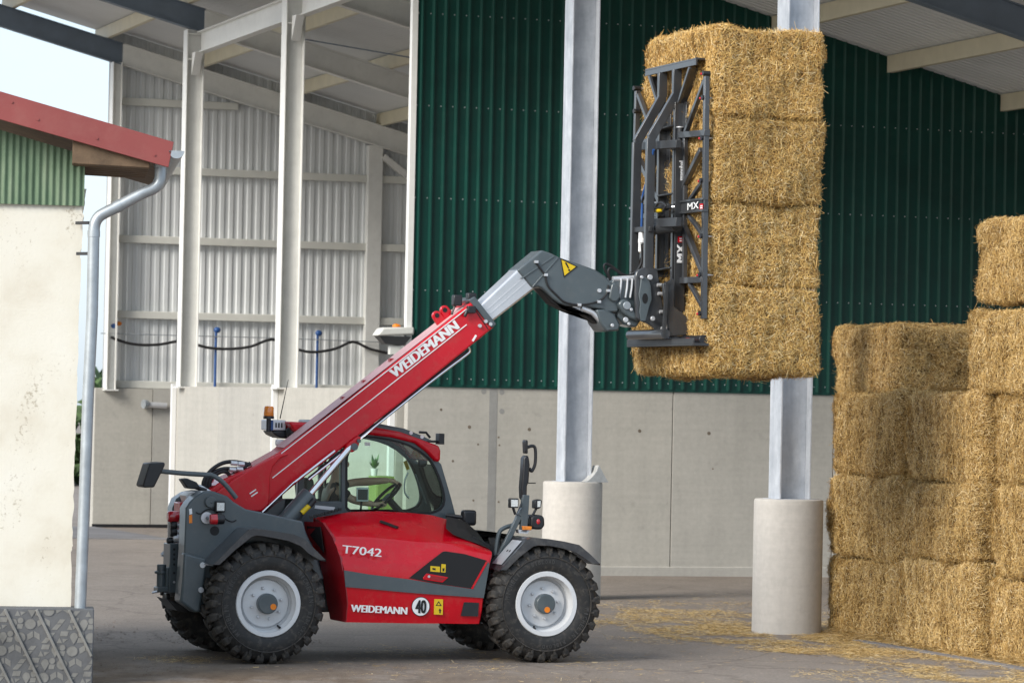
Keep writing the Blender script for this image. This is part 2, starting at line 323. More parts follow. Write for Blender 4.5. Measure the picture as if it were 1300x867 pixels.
# lettering: all strings are turned into outlines once, while the scene is still empty
TXT = {}
def cache_text(s, bold=0):
    cu = bpy.data.curves.new('t','FONT'); cu.body = s; cu.offset = bold; cu.resolution_u = 4
    o = bpy.data.objects.new('t', cu); COL.objects.link(o); bpy.context.view_layer.update()
    me = bpy.data.meshes.new_from_object(o.evaluated_get(bpy.context.evaluated_depsgraph_get()))
    v = np.array([x.co[:2] for x in me.vertices]); TXT[s] = (v, [tuple(p.vertices) for p in me.polygons])
    bpy.data.objects.remove(o); bpy.data.curves.remove(cu); bpy.data.meshes.remove(me)
for s, bo in (('WEIDEMANN',0),('T7042',0),('40',0),('MX',0),('manubal',0),('!',.03)): cache_text(s, bo)
for ch in set('MICHELINBIBLOAD'): cache_text(ch, .01)
def text_mb(s, p0, p1, h, nrm, off=.004, mb=None, bold=0):
    v, f = TXT[s]; p0 = Vector(p0); p1 = Vector(p1); nrm = Vector(nrm).normalized(); d = p1-p0; u = nrm.cross(d).normalized()
    lo = v.min(0); hi = v.max(0); sz = hi-lo; mb = mb or MB()
    dn = d.normalized()
    for k in ((-1,0,1) if bold else (0,)): mb.add([p0+d*((x-lo[0])/sz[0])+dn*(k*bold*h)+u*(h*(y-lo[1])/sz[1])+nrm*(off+.0012*(k+1)) for x, y in v], f)
    return mb
NEAR = V(0,-1,0)

# ================================================================== GROUND
g = MB(); ys = [-60, 20, 46, 60, 90, 140, 900]
rows = [[(x, y, gz(min(y, 90))) for x in (-700,-60,-20,0,20,60,700)] for y in ys]; g.loft(rows)
gr = g.build('ground', 'yard', flat=True); tag(gr, kind='structure')
# raised slab edge that runs past the foot of the bale stack
e0 = bw(.42,-17.2); e1 = bw(.42,-27.0); kd = (e1-e0).normalized(); kn = V(-kd.y, kd.x, 0)
k = MB(); k.bar(e0+V(0,0,.0), e1+V(0,0,.0), .16, .05); tag(k.build('kerb', 'kerb', bevel=.008), kind='structure')
# concrete apron inside the far bay
a = MB(); pts = [bw(s,t) for s,t in ((-7,16.5),(-.35,15.2),(-.35,23.2),(-9,23.2))]
a.prism([p+V(0,0,gz(p.y)-.05) for p in pts], [p+V(0,0,gz(p.y)+.02) for p in pts]); tag(a.build('apron', 'kerb'), kind='structure')

# ================================================================== BARN
def barn_part(mb, name, mat, parent=None, **kw):
    o = mb.build(name, mat, parent, **kw)
    if parent is None: o.location = BO; o.rotation_euler = (0,0,PHI)
    return o
def barn_thing(name, s=0, t=0, z=0):
    p = bw(s,t,z); return empty(name, p, PHI)
def roof_h(s): return 11.15-.26*s
def gzb(s, t): return gz(bw(s,t).y)
# --- trapezoidal cladding panel; profile runs along s, one panel = nrib ribs
def clad_panel(s0, nrib, pitch, prof, t, z0, ztop, out):
    pts = []
    for i in range(nrib):
        for ds, h in prof: pts.append((s0+i*pitch+ds, h))
    pts.append((s0+nrib*pitch, prof[0][1]))
    m = MB(); m.loft([[(s, t+out*h, z0) for s,h in pts], [(s, t+out*h, ztop(s)) for s,h in pts]])
    th = -.012*out
    m.loft([[(s, t+out*h+.012*(1 if out<0 else -1), z0) for s,h in pts], [(s, t+out*h+.012*(1 if out<0 else -1), ztop(s)) for s,h in pts]])
    return m
GREENPROF = [(0,0),(.056,0),(.086,.044),(.108,.044),(.124,0)]
gw = barn_thing('green_metal_wall'); tag(gw, 'tall dark green ribbed metal wall above the pale concrete base', 'wall')
for i in range(18):
    s0 = -.07+i*1.035
    clad_panel(s0, 5, .207, GREENPROF, -.20, 3.06, lambda s: roof_h(s)-.03, -1).build('cladding_panel', 'clad_green', gw, recalc=False)
sc = MB()
for row in [3.16]+[4.62+1.53*k for k in range(5)]:
    for i in range(90):
        s = -.07+.207*i+.034
        if row < roof_h(s)-.3: sc.lathe([(.011,0),(.007,.008)], (s,-.2,row), (0,-1,0), 6)
tag(sc.build('screw_heads', 'steelpale', gw), kind='stuff')
# white corner trim and corner column of the green wall
t = MB(); t.box(-.155,-.06,-.235,-.10,2.95,11.0); t.build('corner_trim', 'trimwhite', gw)
t = MB(); t.box(-.06,18.7,-.215,-.197,3.02,3.075); t.build('drip_trim', 'clad_green', gw)

cw = barn_thing('concrete_wall'); tag(cw, 'long smooth concrete base wall under the green metal cladding', 'wall')
joints = [-.1, 1.40, 4.62, 7.6, 10.7, 13.8, 18.8]
for a_, b_ in zip(joints[:-1], joints[1:]):
    w = MB(); w.box(a_+.008, b_-.008, -.19, 0, -.4, 3.05); w.build('concrete_panel', 'concrete', cw, bevel=.006)
for x_,y_,r_ in ((596,542,.03),(672,545,.03),(812,547,.03),(900,550,.032),(607,564,.018),(633,555,.016),(634,565,.016),(601,635,.018),(633,637,.018),(614,497,.045),(637,498,.045),(637,522,.045),(905,595,.014),(575,585,.02),(560,520,.022)):
    q_ = Wt(x_,y_,-.192); w = MB(); w.disc((q_.x,-.1905,q_.z),(0,-1,0),r_,.0025,14); w.build('tie_hole', 'jointgrey' if r_ > .04 else 'tiehole', cw)
w = MB(); w.box(1.40-.07, 1.40+.07, -.194,-.18,-.4,3.04); w.build('grout_strip', 'jointgrey', cw)
w = MB(); w.box(-.08,18.8,-.15,-.02,-.4,3.0); w.build('wall_core', 'jointgrey', cw)
w = MB(); w.box(-.1,18.8,-.215,-.185,-.4,-.10+.16); w.build('foot_strip', 'concrete', cw, bevel=.01)

# --- partition wall under the row of white columns
pw = barn_thing('partition_wall'); tag(pw, 'concrete partition wall under the white steel columns', 'wall')
pj = [0.1, 3.2, 7.55, 8.9, 12.3, 15.95]
for a_, b_ in zip(pj[:-1], pj[1:]):
    w = MB(); w.box(-.20, .22, a_+.008, b_-.008, -.5, 2.98); w.build('concrete_panel', 'concrete', pw, bevel=.006)
w = MB(); w.box(-.16, .18, .12, 15.93, -.5, 2.94); w.build('wall_core', 'jointgrey', pw)
for tt in (.18, 7.75, 15.93):
    w = MB(); w.box(-.31,-.205, tt-.05, tt+.05, -.5, 3.03); w.build('guide_post', 'whitepaint', pw, bevel=.008)
# white cupboard of the wall: small steel bracket on the far concrete
bk = barn_thing('wall_bracket', .95, 23.22, 2.55)
m_ = MB(); m_.tube([(-.1,0,.02),(.35,-.02,0)], .07, 10); m_.build('bracket_arm', 'steelpale', bk); m_ = MB(); m_.disc((-.12,-.02,.03),(-1,-.4,0),.10,.09,14); m_.build('bracket_ring', 'zinc', bk)
tag(bk, 'small grey steel bracket bolted to the far concrete wall', 'bracket')

# --- far wall: concrete base, pale ribbed sheets, rails
TB = 23.6
fwall = barn_thing('far_wall'); tag(fwall, 'pale grey ribbed metal end wall on a concrete base inside the barn', 'wall')
for a_ in range(-2, 16, 3):
    w = MB(); w.box(a_+.008 if a_>-2 else -.35, a_+2.992, TB-.3, TB, -.6, 2.93); w.build('concrete_panel', 'concrete', fwall, bevel=.006)
w = MB(); w.box(-.36,16,TB-.32,TB-.29,-.6,-.17); w.build('dark_base_strip', 'plastic', fwall)
INPROF = [(0,0),(.085,0),(.108,.027),(.192,.027)]
for i in range(18):
    clad_panel(-.12+i*.86, 4, .215, INPROF, TB+.02, 2.93, lambda s: roof_h(s)-.02, -1).build('cladding_panel', 'clad_in', fwall, recalc=False)
for z, s1 in ((3.02,16),(4.62,16),(6.35,16),(7.95,16),(9.5,2.9)):
    w = MB(); w.box(.0, s1, TB-.16, TB-.05, z-.08, z+.09); w.build('wall_rail', 'rail', fwall, bevel=.01)
w = MB(); w.box(6.05,6.4,TB-.24,TB-.02,2.93,roof_h(6.2)-.8); w.build('wall_post', 'columnwhite', fwall, bevel=.01)
w = MB(); w.bar((6.4,TB-.2,roof_h(6.4)-1.0),(9.4,TB-.2,6.4),.14,.14); w.build('brace', 'columnwhite', fwall)

# --- steel columns
def h_column(name, z0, z1, mat, w=.36, d=.42, tf=.022, parts=True, base=True):
    o = empty(name, (0,0,0))
    for nm, bx in (('flange', (-d/2,-d/2+tf,-w/2,w/2)), ('flange', (d/2-tf,d/2,-w/2,w/2)), ('web', (-d/2+tf,d/2-tf,-.04,-.022))):
        m = MB(); m.box(*bx, z0, z1); m.build(nm, mat, o, bevel=.004)
    if base:
        m = MB(); m.box(-d/2-.05,d/2+.05,-w/2-.05,w/2+.05,z0-.03,z0+.001); m.build('base_plate', mat, o)
    return o
PEDH = 1.665
grey_lab = ['galvanised steel column on a round concrete pedestal capped by a curved metal sheet', 'galvanised steel column on a round concrete pedestal beside the straw bale stack']
ped_lab = ['round pale concrete pedestal with a curved metal sheet on top, behind the telehandler', 'round pale concrete pedestal standing beside the bottom straw bales']
for i, (px0, tt) in enumerate(((726.5,-7.8),(1001,-15.6))):
    s = Wt(px0, 650, tt).x
    c = h_column('steel_column', PEDH, roof_h(s)-.8, 'galv'); c.location = bw(s+.01,tt); c.rotation_euler = (0,0,PHI); tag(c, grey_lab[i], 'column', 'galvanised steel columns')
    p = MB(); z0 = gzb(s,tt)-.05
    p.lathe([(.0,z0),(.432,z0),(.432,PEDH-.03),(.424,PEDH-.012),(.41,PEDH-.004),(0,PEDH-.002)], (0,0,0), (0,0,1), 64)
    po = p.build('concrete_pedestal', 'pedestal'); po.location = bw(s,tt); tag(po, ped_lab[i], 'pedestal', 'round concrete pedestals')
    if i == 0:
        # curved sheet leaning on the pedestal
        ax = .215; rows = []
        for k in range(13):
            u = k/12; aa = -.15+u*.62
            x = ax-.18+.43*u; y0 = -.40+.16*u
            top = PEDH+.29*(1-abs((x-.255)/.2)) if x > .255 else PEDH+.29*max(0,(u/.72))**1.7
            rows.append((x, y0, max(top, PEDH+.004)))
        m = MB(); m.loft([[(x,y,PEDH-.005) for x,y,z in rows],[(x,y-.0,z) for x,y,z in rows]]); m.loft([[(x,y+.012,PEDH-.005) for x,y,z in rows],[(x,y+.25,z-.01) for x,y,z in rows]])
        m.loft([[(x,y,z) for x,y,z in rows],[(x,y+.25,z-.01) for x,y,z in rows]])
        sh = m.build('cover_sheet', 'hoodsheet', None); sh.location = bw(s,tt); sh.rotation_euler = (0,0,PHI); tag(sh, 'curved triangular metal sheet resting on the concrete pedestal', 'metal sheet')
white_lab = ['white steel column on the partition wall, nearest the green metal wall', 'white steel column on the partition wall, second from the green metal wall', 'white corner column at the far end wall of the barn']
for i, tt in enumerate((7.5, 15.4, 23.3)):
    c = h_column('steel_column', 2.98 if i < 2 else 2.9, roof_h(0)-.78, 'columnwhite', w=.34, d=.37 if i < 2 else .22)
    c.location = bw(-.11 if i < 2 else -.02,tt); c.rotation_euler = (0,0,PHI); tag(c, white_lab[i], 'column', 'white painted steel columns')
    if i < 2:
        for zz in (9.75, 10.28):
            m = MB(); m.box(-.165,.165,-.16,.16,zz-.01,zz+.01); m.build('stiffener', 'columnwhite', c)
        m = MB(); m.prism([(-.08,-.17,9.42),(-.08,-.17,9.88),(-.08,-.48,9.88)],[(.08,-.17,9.42),(.08,-.17,9.88),(.08,-.48,9.88)]); m.build('knee_bracket', 'columnwhite', c)

# --- roof: ribbed sheet, purlins, rafters, eaves beams
roof = barn_thing('barn_roof'); tag(roof, 'sloping ribbed metal barn roof on purlins and rafters, seen from below', 'roof')
SL, SRr, T0, T1 = -4.6, 19.0, -18.6, 24.6
prof = []; tt = T0
while tt < T1:
    prof += [(tt,0),(tt+.10,0),(tt+.125,.04),(tt+.18,.04)]; tt += .205
for dz in (0,.012):
    m = MB() if dz == 0 else m
    m.loft([[(SL,t_,roof_h(SL)+h+dz) for t_,h in prof],[(SRr,t_,roof_h(SRr)+h+dz) for t_,h in prof]])
m.build('roof_sheet', 'clad_in', roof, recalc=False)
for k in range(-2, 9):
    s = -.25+2.19*k; z = roof_h(s)
    m = MB()
    m.box(s-.035,s+.035,T0+.1,T1-.1,z-.285,z-.012); m.box(s-.035,s+.075,T0+.1,T1-.1,z-.305,z-.285)
    m.build('purlin', 'purlin', roof, bevel=.006)
def rafter(t, s0, s1, mat, d=.5, w=.2):
    m = MB(); 
    for s_, e_ in ((s0,s1),):
        zt0 = roof_h(s_)-.31; zt1 = roof_h(e_)-.31
        for wa, a_, b_ in ((w,0,.022),(.016,.022,d-.022),(w,d-.022,d)):
            m.hexa([(s_,t-wa/2,zt0-b_),(e_,t-wa/2,zt1-b_),(e_,t+wa/2,zt1-b_),(s_,t+wa/2,zt0-b_),(s_,t-wa/2,zt0-a_),(e_,t-wa/2,zt1-a_),(e_,t+wa/2,zt1-a_),(s_,t+wa/2,zt0-a_)])
    return m.build('rafter', mat, roof)
for tt in (-15.6,-7.8,7.5,15.4,23.3):
    rafter(tt, .12 if tt > 0 else -.1, 18.8, 'columnwhite' if tt > 0 else 'rafterblue')
    rafter(tt, SL, .10 if tt > 0 else -.12, 'rafterblue')
for t0, t1 in ((7.72,15.2),(0.2,7.3),(15.6,23.1)):
    m = MB(); z = roof_h(0)-.83
    for wa, z0, z1 in ((.2,z-.022,z),(.016,z-.42,z-.022),(.2,z-.442,z-.42)): m.box(-wa/2,wa/2,t0,t1,z0,z1)
    if t0 < 15: m.build('eaves_beam', 'columnwhite', roof)
for (sa,ta,sb,tb_) in ((1.94,8,8.5,15),(8.5,8,1.94,15)):
    m = MB(); m.tube([(sa,ta,roof_h(sa)-.36),(sb,tb_,roof_h(sb)-.36)], .014, 6); m.build('tie_rod', 'rafterblue', roof)

# --- fittings in the far bay
for i, (px0, py0, py1) in enumerate(((141,415,489),(273,420,487),(402,424,485))):
    p0 = Wt(px0, py1, TB-.28); p1 = Wt(px0+1, py0, TB-.28)
    o = barn_thing('drinking_post', p0.x, TB-.28, 2.9)
    h = p1.z-2.9
    m = MB(); m.tube([(0,0,0),(0,0,h)], .032, 10); m.build('pipe', 'bluepaint', o)
    m = MB(); m.ball((.02,-.02,h+.02),.085,.07,.07,12,8); m.build('valve_cap', 'bluepaint', o)
    if i == 0: m = MB(); m.ball((.14,-.05,h+.08),.07,.05,.05,10,8); m.build('valve_lever', 'orange', o)
    tag(o, ['slim blue post with an orange lever on the far concrete wall', 'slim blue post on the far wall seen between the two white columns', 'slim blue post on the far wall between the white column and the green wall'][i], 'post', 'blue posts along the far wall')
pts = [Wt(x,y,TB-.36) for x,y in ((141,428),(160,435),(182,438),(205,437),(232,433),(262,441),(290,443),(318,440),(345,431),(370,441),(395,447),(425,443),(448,434),(470,443),(500,449),(530,446))]
m = MB(); m.tube(resample(pts,4), .032, 8); o = m.build('hose', 'cable'); o.location = BO; o.rotation_euler = (0,0,PHI); tag(o, 'black hose sagging along the far pale wall between blue posts', 'hose')
pts = [Wt(x,y,TB-.33) for x,y in ((128,423),(230,426),(345,429),(450,433),(530,436))]
m = MB(); m.tube(pts, .012, 6); o = m.build('tension_wire', 'zinc'); o.location = BO; o.rotation_euler = (0,0,PHI); tag(o, 'thin straight wire strung along the far pale wall', 'wire')
# floodlight on the corner of the green wall
c0 = Ws(503,427,-.3); fl = barn_thing('floodlight', -.3, c0.y, c0.z)
m = MB(); m.prism([(-.38,-.18,.0),(.26,-.18,.03),(.26,-.18,.16),(-.28,-.18,.14)],[(-.38,.18,.0),(.26,.18,.03),(.26,.18,.16),(-.28,.18,.14)]); m.build('housing', 'lampwhite', fl, bevel=.03)
m = MB(); m.prism([(-.34,-.15,.0),(-.22,-.12,-.13),(.1,-.12,-.15),(.22,-.15,.0)],[(-.34,.15,.0),(-.22,.12,-.13),(.1,.12,-.15),(.22,.15,.0)]); m.build('reflector', 'darkgrey', fl)
m = MB(); m.ball((.0,0,.17),.07,.07,.04); m.build('sensor', 'orange', fl)
m = MB(); m.tube([(-.02,0,-.12),(.12,.02,-.3),(.36,.05,-.32)], .035, 8); m.box(-.12,.06,-.08,.06,-.3,-.16); m.build('bracket', 'lampwhite', fl)
tag(fl, 'white floodlight housing with an orange cap on the corner of the green wall', 'floodlight')
# lime cabinet and potted plant behind the cab
c0 = Wt(484,604,-1.4); zt = c0.z; cb = barn_thing('storage_cabinet', c0.x, -1.4, 0); zb = gzb(c0.x,-1.4)
m = MB(); m.box(-.15,.16,-.22,.22,zb+.05,zt); m.build('body', 'lime', cb, bevel=.01)
m = MB(); m.box(-.13,.14,-.235,-.21,zb+.12,zt-.06); m.build('door', 'lime', cb, bevel=.005)
m = MB(); m.box(-.14,.15,-.2,.2,zb-.02,zb+.06); m.build('foot', 'plastic', cb)
tag(cb, 'lime green cabinet seen through the cab window', 'cabinet')
pp = barn_thing('potted_plant', c0.x-.12, -1.4, zt)
m = MB(); m.lathe([(0,0),(.045,0),(.06,.12),(.05,.12),(.05,.1),(0,.1)],(0,0,0),(0,0,1),16); m.build('pot', 'whitepaint', pp)
m = MB()
for k in range(16):
    a_ = k*2.4; r_ = .05+.07*random.random(); h_ = .12+.16*random.random(); d = V(math.cos(a_),math.sin(a_),0); sd = V(-d.y,d.x,0)*.03
    m.add([V(0,0,.1), d*r_*.6+sd+V(0,0,.1+h_*.6), d*r_+V(0,0,.1+h_), d*r_*.6-sd+V(0,0,.1+h_*.6)], [(0,1,2,3)])
m.build('leaves', 'leaf', pp, recalc=False)
tag(pp, 'small green plant in a white pot on the lime cabinet', 'plant')

# ================================================================== SMALL FARM BUILDING ON THE LEFT
hs = empty('farm_building', HO, HPS)
WB = 5.0
edge = [(90,790),(90.5,740),(91,700),(92.5,690),(92,660),(94,640),(93.5,600),(96,560),(97.5,520),(98,480),(99.5,440),(100.5,400),(102,360),(103,330),(102,322),(104.5,310),(105,285),(107,275),(105,268),(107.5,258),(110,240)]
edge2 = []
for (xa,ya),(xb,yb) in zip(edge[:-1],edge[1:]):
    for k in range(4): edge2.append((xa+(xb-xa)*k/4+random.choice((0,.2,-.3,-.6,.3,-1.0,.5)), ya+(yb-ya)*k/4))
edge = edge2+[edge[-1]]
poly = [Hh(x,y,0) for x,y in edge]; zb = -.12
out = [V(-4.5,0,zb),V(poly[0].x,0,zb)]+[V(p.x,0,p.z) for p in poly]+[V(-4.5,0,poly[-1].z)]
m = MB(); m.prism(out, [p+V(0,WB,0) for p in out]); m.build('wall', 'plaster', hs)
# corrugated gable sheet
z0 = Hh(60,260.5,-.03).z; xr = Hh(115,262,-.03).x; wv = .0655; n = int(3.6/wv); pts = []
for i in range(n*6+1):
    x = xr-3.6+i*wv/6; pts.append((x, .011*math.sin(2*math.pi*i/6)))
def gable(x): return Hh(115,200,0).z + .27*(xr-x) - .0
m = MB(); m.loft([[(x,-.04-h,z0) for x,h in pts],[(x,-.04-h,gable(x)) for x,h in pts]]); m.loft([[(x,-.03-h,z0) for x,h in pts],[(x,-.03-h,gable(x)) for x,h in pts]]); m.build('corrugated_sheet', 'oldgreen', hs, recalc=False, ang=80)
# roof with fascia
FY = -.42
fa = [Hh(*p,FY) for p in ((-40,104.5),(220.8,180.6),(213.8,212.8),(-40,142))]
rf = MB(); b0 = Hh(220.8,180.6,FY); a0 = Hh(-40,104.5,FY); sl_ = (b0.z-a0.z)/(b0.x-a0.x)
a1 = V(a0.x-2.2,FY,a0.z-2.2*sl_)
rp = [V(a1.x,0,a1.z-.02),V(b0.x-.02,0,b0.z-.02),V(b0.x-.02,0,b0.z-.09),V(a1.x,0,a1.z-.09)]
rf.prism([p+V(0,FY+.04,0) for p in rp],[p+V(0,WB+.4,0) for p in rp]); rfo = rf.build('roof', 'wood', hs)
fl2 = [V(a1.x,FY,a1.z), fa[1], fa[2], V(a1.x,FY,a1.z-(fa[0].z-fa[3].z))]
m = MB(); m.prism(fl2, [p+V(0,.035,0) for p in fl2]); m.build('fascia', 'fasciared', rfo, bevel=.004)
for x,y in ((48,152),(123,176),(196,197),(15,130)):
    sc = MB(); sc.disc(Hh(x,y,FY),(0,-1,0),.012,.01,10); sc.build('fascia_screw', 'fasciared', rfo)
for k in range(6):
    y0 = FY+.06+k*.30
    p0 = Hh(118,196,0); p1 = Hh(186,214,0)
    m = MB(); m.hexa([(p0.x-.2,y0,p0.z-.20+.3*.27),(p1.x+.02,y0,p1.z-.02),(p1.x+.02,y0+.24,p1.z-.02),(p0.x-.2,y0+.24,p0.z-.20+.3*.27),(p0.x-.2,y0,p0.z+.13),(p1.x+.02,y0,p1.z+.07),(p1.x+.02,y0+.24,p1.z+.07),(p0.x-.2,y0+.24,p0.z+.13)]); m.build('rafter_end', 'wood', hs, bevel=.008)
# gutter and downpipe
gq = Hh(224,196,FY+.05); rows = []
for y in (FY+.0, WB): rows.append([(gq.x+.075*math.cos(a_), y, gq.z+.03+.075*math.sin(a_)) for a_ in [math.pi+math.pi*k/12 for k in range(13)]])
m = MB(); m.loft(rows); ring = rows[0]; m.add(ring, [tuple(range(13))]); m.build('gutter', 'zinc', hs, recalc=False)
DY = -.16
dp = [Hh(*p,DY) for p in ((204,206),(203.5,226),(201,234),(194,240),(180,246),(150,262),(136,269),(126,275),(120.5,284),(119,297),(117,400),(112,500),(107,640),(101.5,778))]
m = MB(); m.tube(resample(dp[:10],3)+dp[10:], .056, 16); m.build('downpipe', 'zinc', hs)
for i in (5, 9):
    d = (dp[i+1]-dp[i]).normalized(); m = MB(); m.tube([dp[i]-d*.03,dp[i]+d*.03], .061, 16); m.build('pipe_collar', 'zinc', hs)
m = MB(); m.tube([Hh(204,203,DY),Hh(204,213,DY)], [.085,.062], 16); m.build('outlet', 'zinc', hs)
for q in (Hh(114,322,DY), Hh(113,283,DY)):
    m = MB(); m.bar(q, q+V(-.12,.12,.0),.03,.03); m.build('pipe_clip', 'darkgrey', hs)
tag(hs, 'cream plastered farm building with red fascia, green corrugated gable and grey downpipe', 'building')

# patterned concrete plinth in front of it
PY = -.30
pl = empty('patterned_plinth', HO+HB*PY, HPS)
tp = Hh(60,772,PY).z; xr = Hh(118.5,820,PY).x
m = MB(); m.box(-4.5,xr,0,.42,-.2,tp); m.build('block', 'plinth', pl, bevel=.012, seg=2)
rel = MB(); rib = MB(); LN = MB()
def fpt(x, z, y=-.004): return V(xr+x, y, z)
def inside(p): return p[0] < -.02 and p[1] < tp-.02 and p[1] > -.15
def flat(pts, y0=-.003):
    pts = [(min(x,-.008), min(max(z,-.15),tp-.012)) for x,z in pts]
    if max(p[0] for p in pts)-min(p[0] for p in pts) > .02 and max(p[1] for p in pts)-min(p[1] for p in pts) > .015: rel.prism([fpt(*p,y0) for p in pts],[fpt(*p,.004) for p in pts])
def ringd(cx,cz,rx,rz,th=.006,tail=0):
    o_ = []; i_ = []
    for k in range(16):
        a_ = 2*math.pi*k/16; tx = 1-.0*tail; zz = math.sin(a_); k2 = 1 if zz > 0 or not tail else max(.15, math.cos(a_)**2 if False else 1+zz*.75)
        o_.append((cx+rx*math.cos(a_)*k2, cz+rz*zz*(1.5 if tail and zz < 0 else 1))); i_.append((cx+(rx-th)*math.cos(a_)*k2, cz+(rz-th)*zz*(1.5 if tail and zz < 0 else 1)))
    if cx < 0 and cz < tp:
        o_ = [(min(x,-.006), min(z,tp-.01)) for x,z in o_]; i_ = [(min(x,-.009), min(z,tp-.014)) for x,z in i_]
        rel.prism([fpt(*p,-.003) for p in i_],[fpt(*p,.004) for p in i_])
        nn = len(LN.v)
        LN.add([fpt(*p,-.005) for p in o_]+[fpt(*p,-.005) for p in i_]+[fpt(*p,.004) for p in o_],[(k,(k+1)%16,16+(k+1)%16,16+k) for k in range(16)]+[(32+k,32+(k+1)%16,(k+1)%16,k) for k in range(16)])
r2 = random.Random(3); U = .135
for i in range(-14, 3):
    for j in range(-2, 8):
        cx = i*U*1.0+(j%2)*.04; cz = j*U*.95
        def q(x,z): return (cx+x*U, cz+z*U)
        kind = (i*2+j*3) % 5
        if kind == 0: ringd(*q(.3,.55),.045,.05,tail=1); flat([q(.55,.15),q(.95,.15),q(1.02,.5),q(.6,.5)]); ringd(*q(.8,.75),.035,.035)
        elif kind == 1: flat([q(.0,.1),q(.4,.1),q(.75,.5),q(.35,.5)]); flat([q(.38,.55),q(.78,.55),q(1.0,.85),q(.6,.85)])
        elif kind == 2: ringd(*q(.5,.5),.058,.055); flat([q(.05,.02),q(.45,.02),q(.5,.12),q(.1,.12)])
        elif kind == 3: flat([q(.1,.1),q(.5,.1),q(.3,.5)]); flat([q(.55,.12),q(.9,.4),q(.5,.42)]); flat([q(.3,.6),q(.85,.6),q(.95,.95),q(.4,.95)])
        else: flat([q(.05,.3),q(.45,.55),q(.4,.95),q(.0,.7)]); flat([q(.5,.55),q(.9,.3),q(.9,.72),q(.5,.95)])
tag(rel.build('raised_ornament', 'plinthpale', pl), kind='stuff'); tag(LN.build('ornament_outline', 'plinth', pl, recalc=False), kind='stuff')
for x0 in (-1.15,-.85,-.55,-.24,.08):
    # slanting ribs from upper left to lower right
    p0 = V(xr+x0,-.012,tp-.01); p1 = V(xr+x0+.5*(tp+.1)*1.0,-.012,-.1)
    if p1.x > xr-.01:
        k_ = (xr-.015-p0.x)/(p1.x-p0.x); p1 = p0+(p1-p0)*k_
    if p0.x < xr-.02:
        m = MB(); m.bar(p0,p1,.028,.03,(0,1,0)); m.build('slanting_rib', 'plinthpale', pl, bevel=.006)
tag(pl, 'grey concrete plinth with ornamental relief pattern under the farm building', 'plinth')

# far hedge behind the yard on the left
hd = MB()
for k in range(2600):
    x = -19+16*random.random(); y = 118+6*random.random(); hgt = 2.4+1.1*math.sin(x*1.3)+.7*math.sin(x*3.1+1); z = random.random()**.7*hgt
    c = V(x,y,z-.3); d = V(random.uniform(-1,1),random.uniform(-1,1),random.uniform(-1,1)).normalized()*.32; e = d.orthogonal().normalized()*.2
    hd.add([c-d,c-e,c+d,c+e],[(0,1,2,3)])
tag(hd.build('hedge', 'hedge', recalc=False, flat=True), 'far green hedge beyond the yard', 'hedge')

# ================================================================== TELEHANDLER (local frame: x forward, y away from its right side, z up)
th = empty('telehandler', MO, TH)
tag(th, 'red and grey telehandler with raised telescopic boom and silver wheels', 'telehandler')
RT, TWD = .635, .47
wheel_rear = M(341,765,0); wheel_front = M(694,770,0)
wx = [0.0, wheel_front.x-wheel_rear.x]; wxo = wheel_rear.x

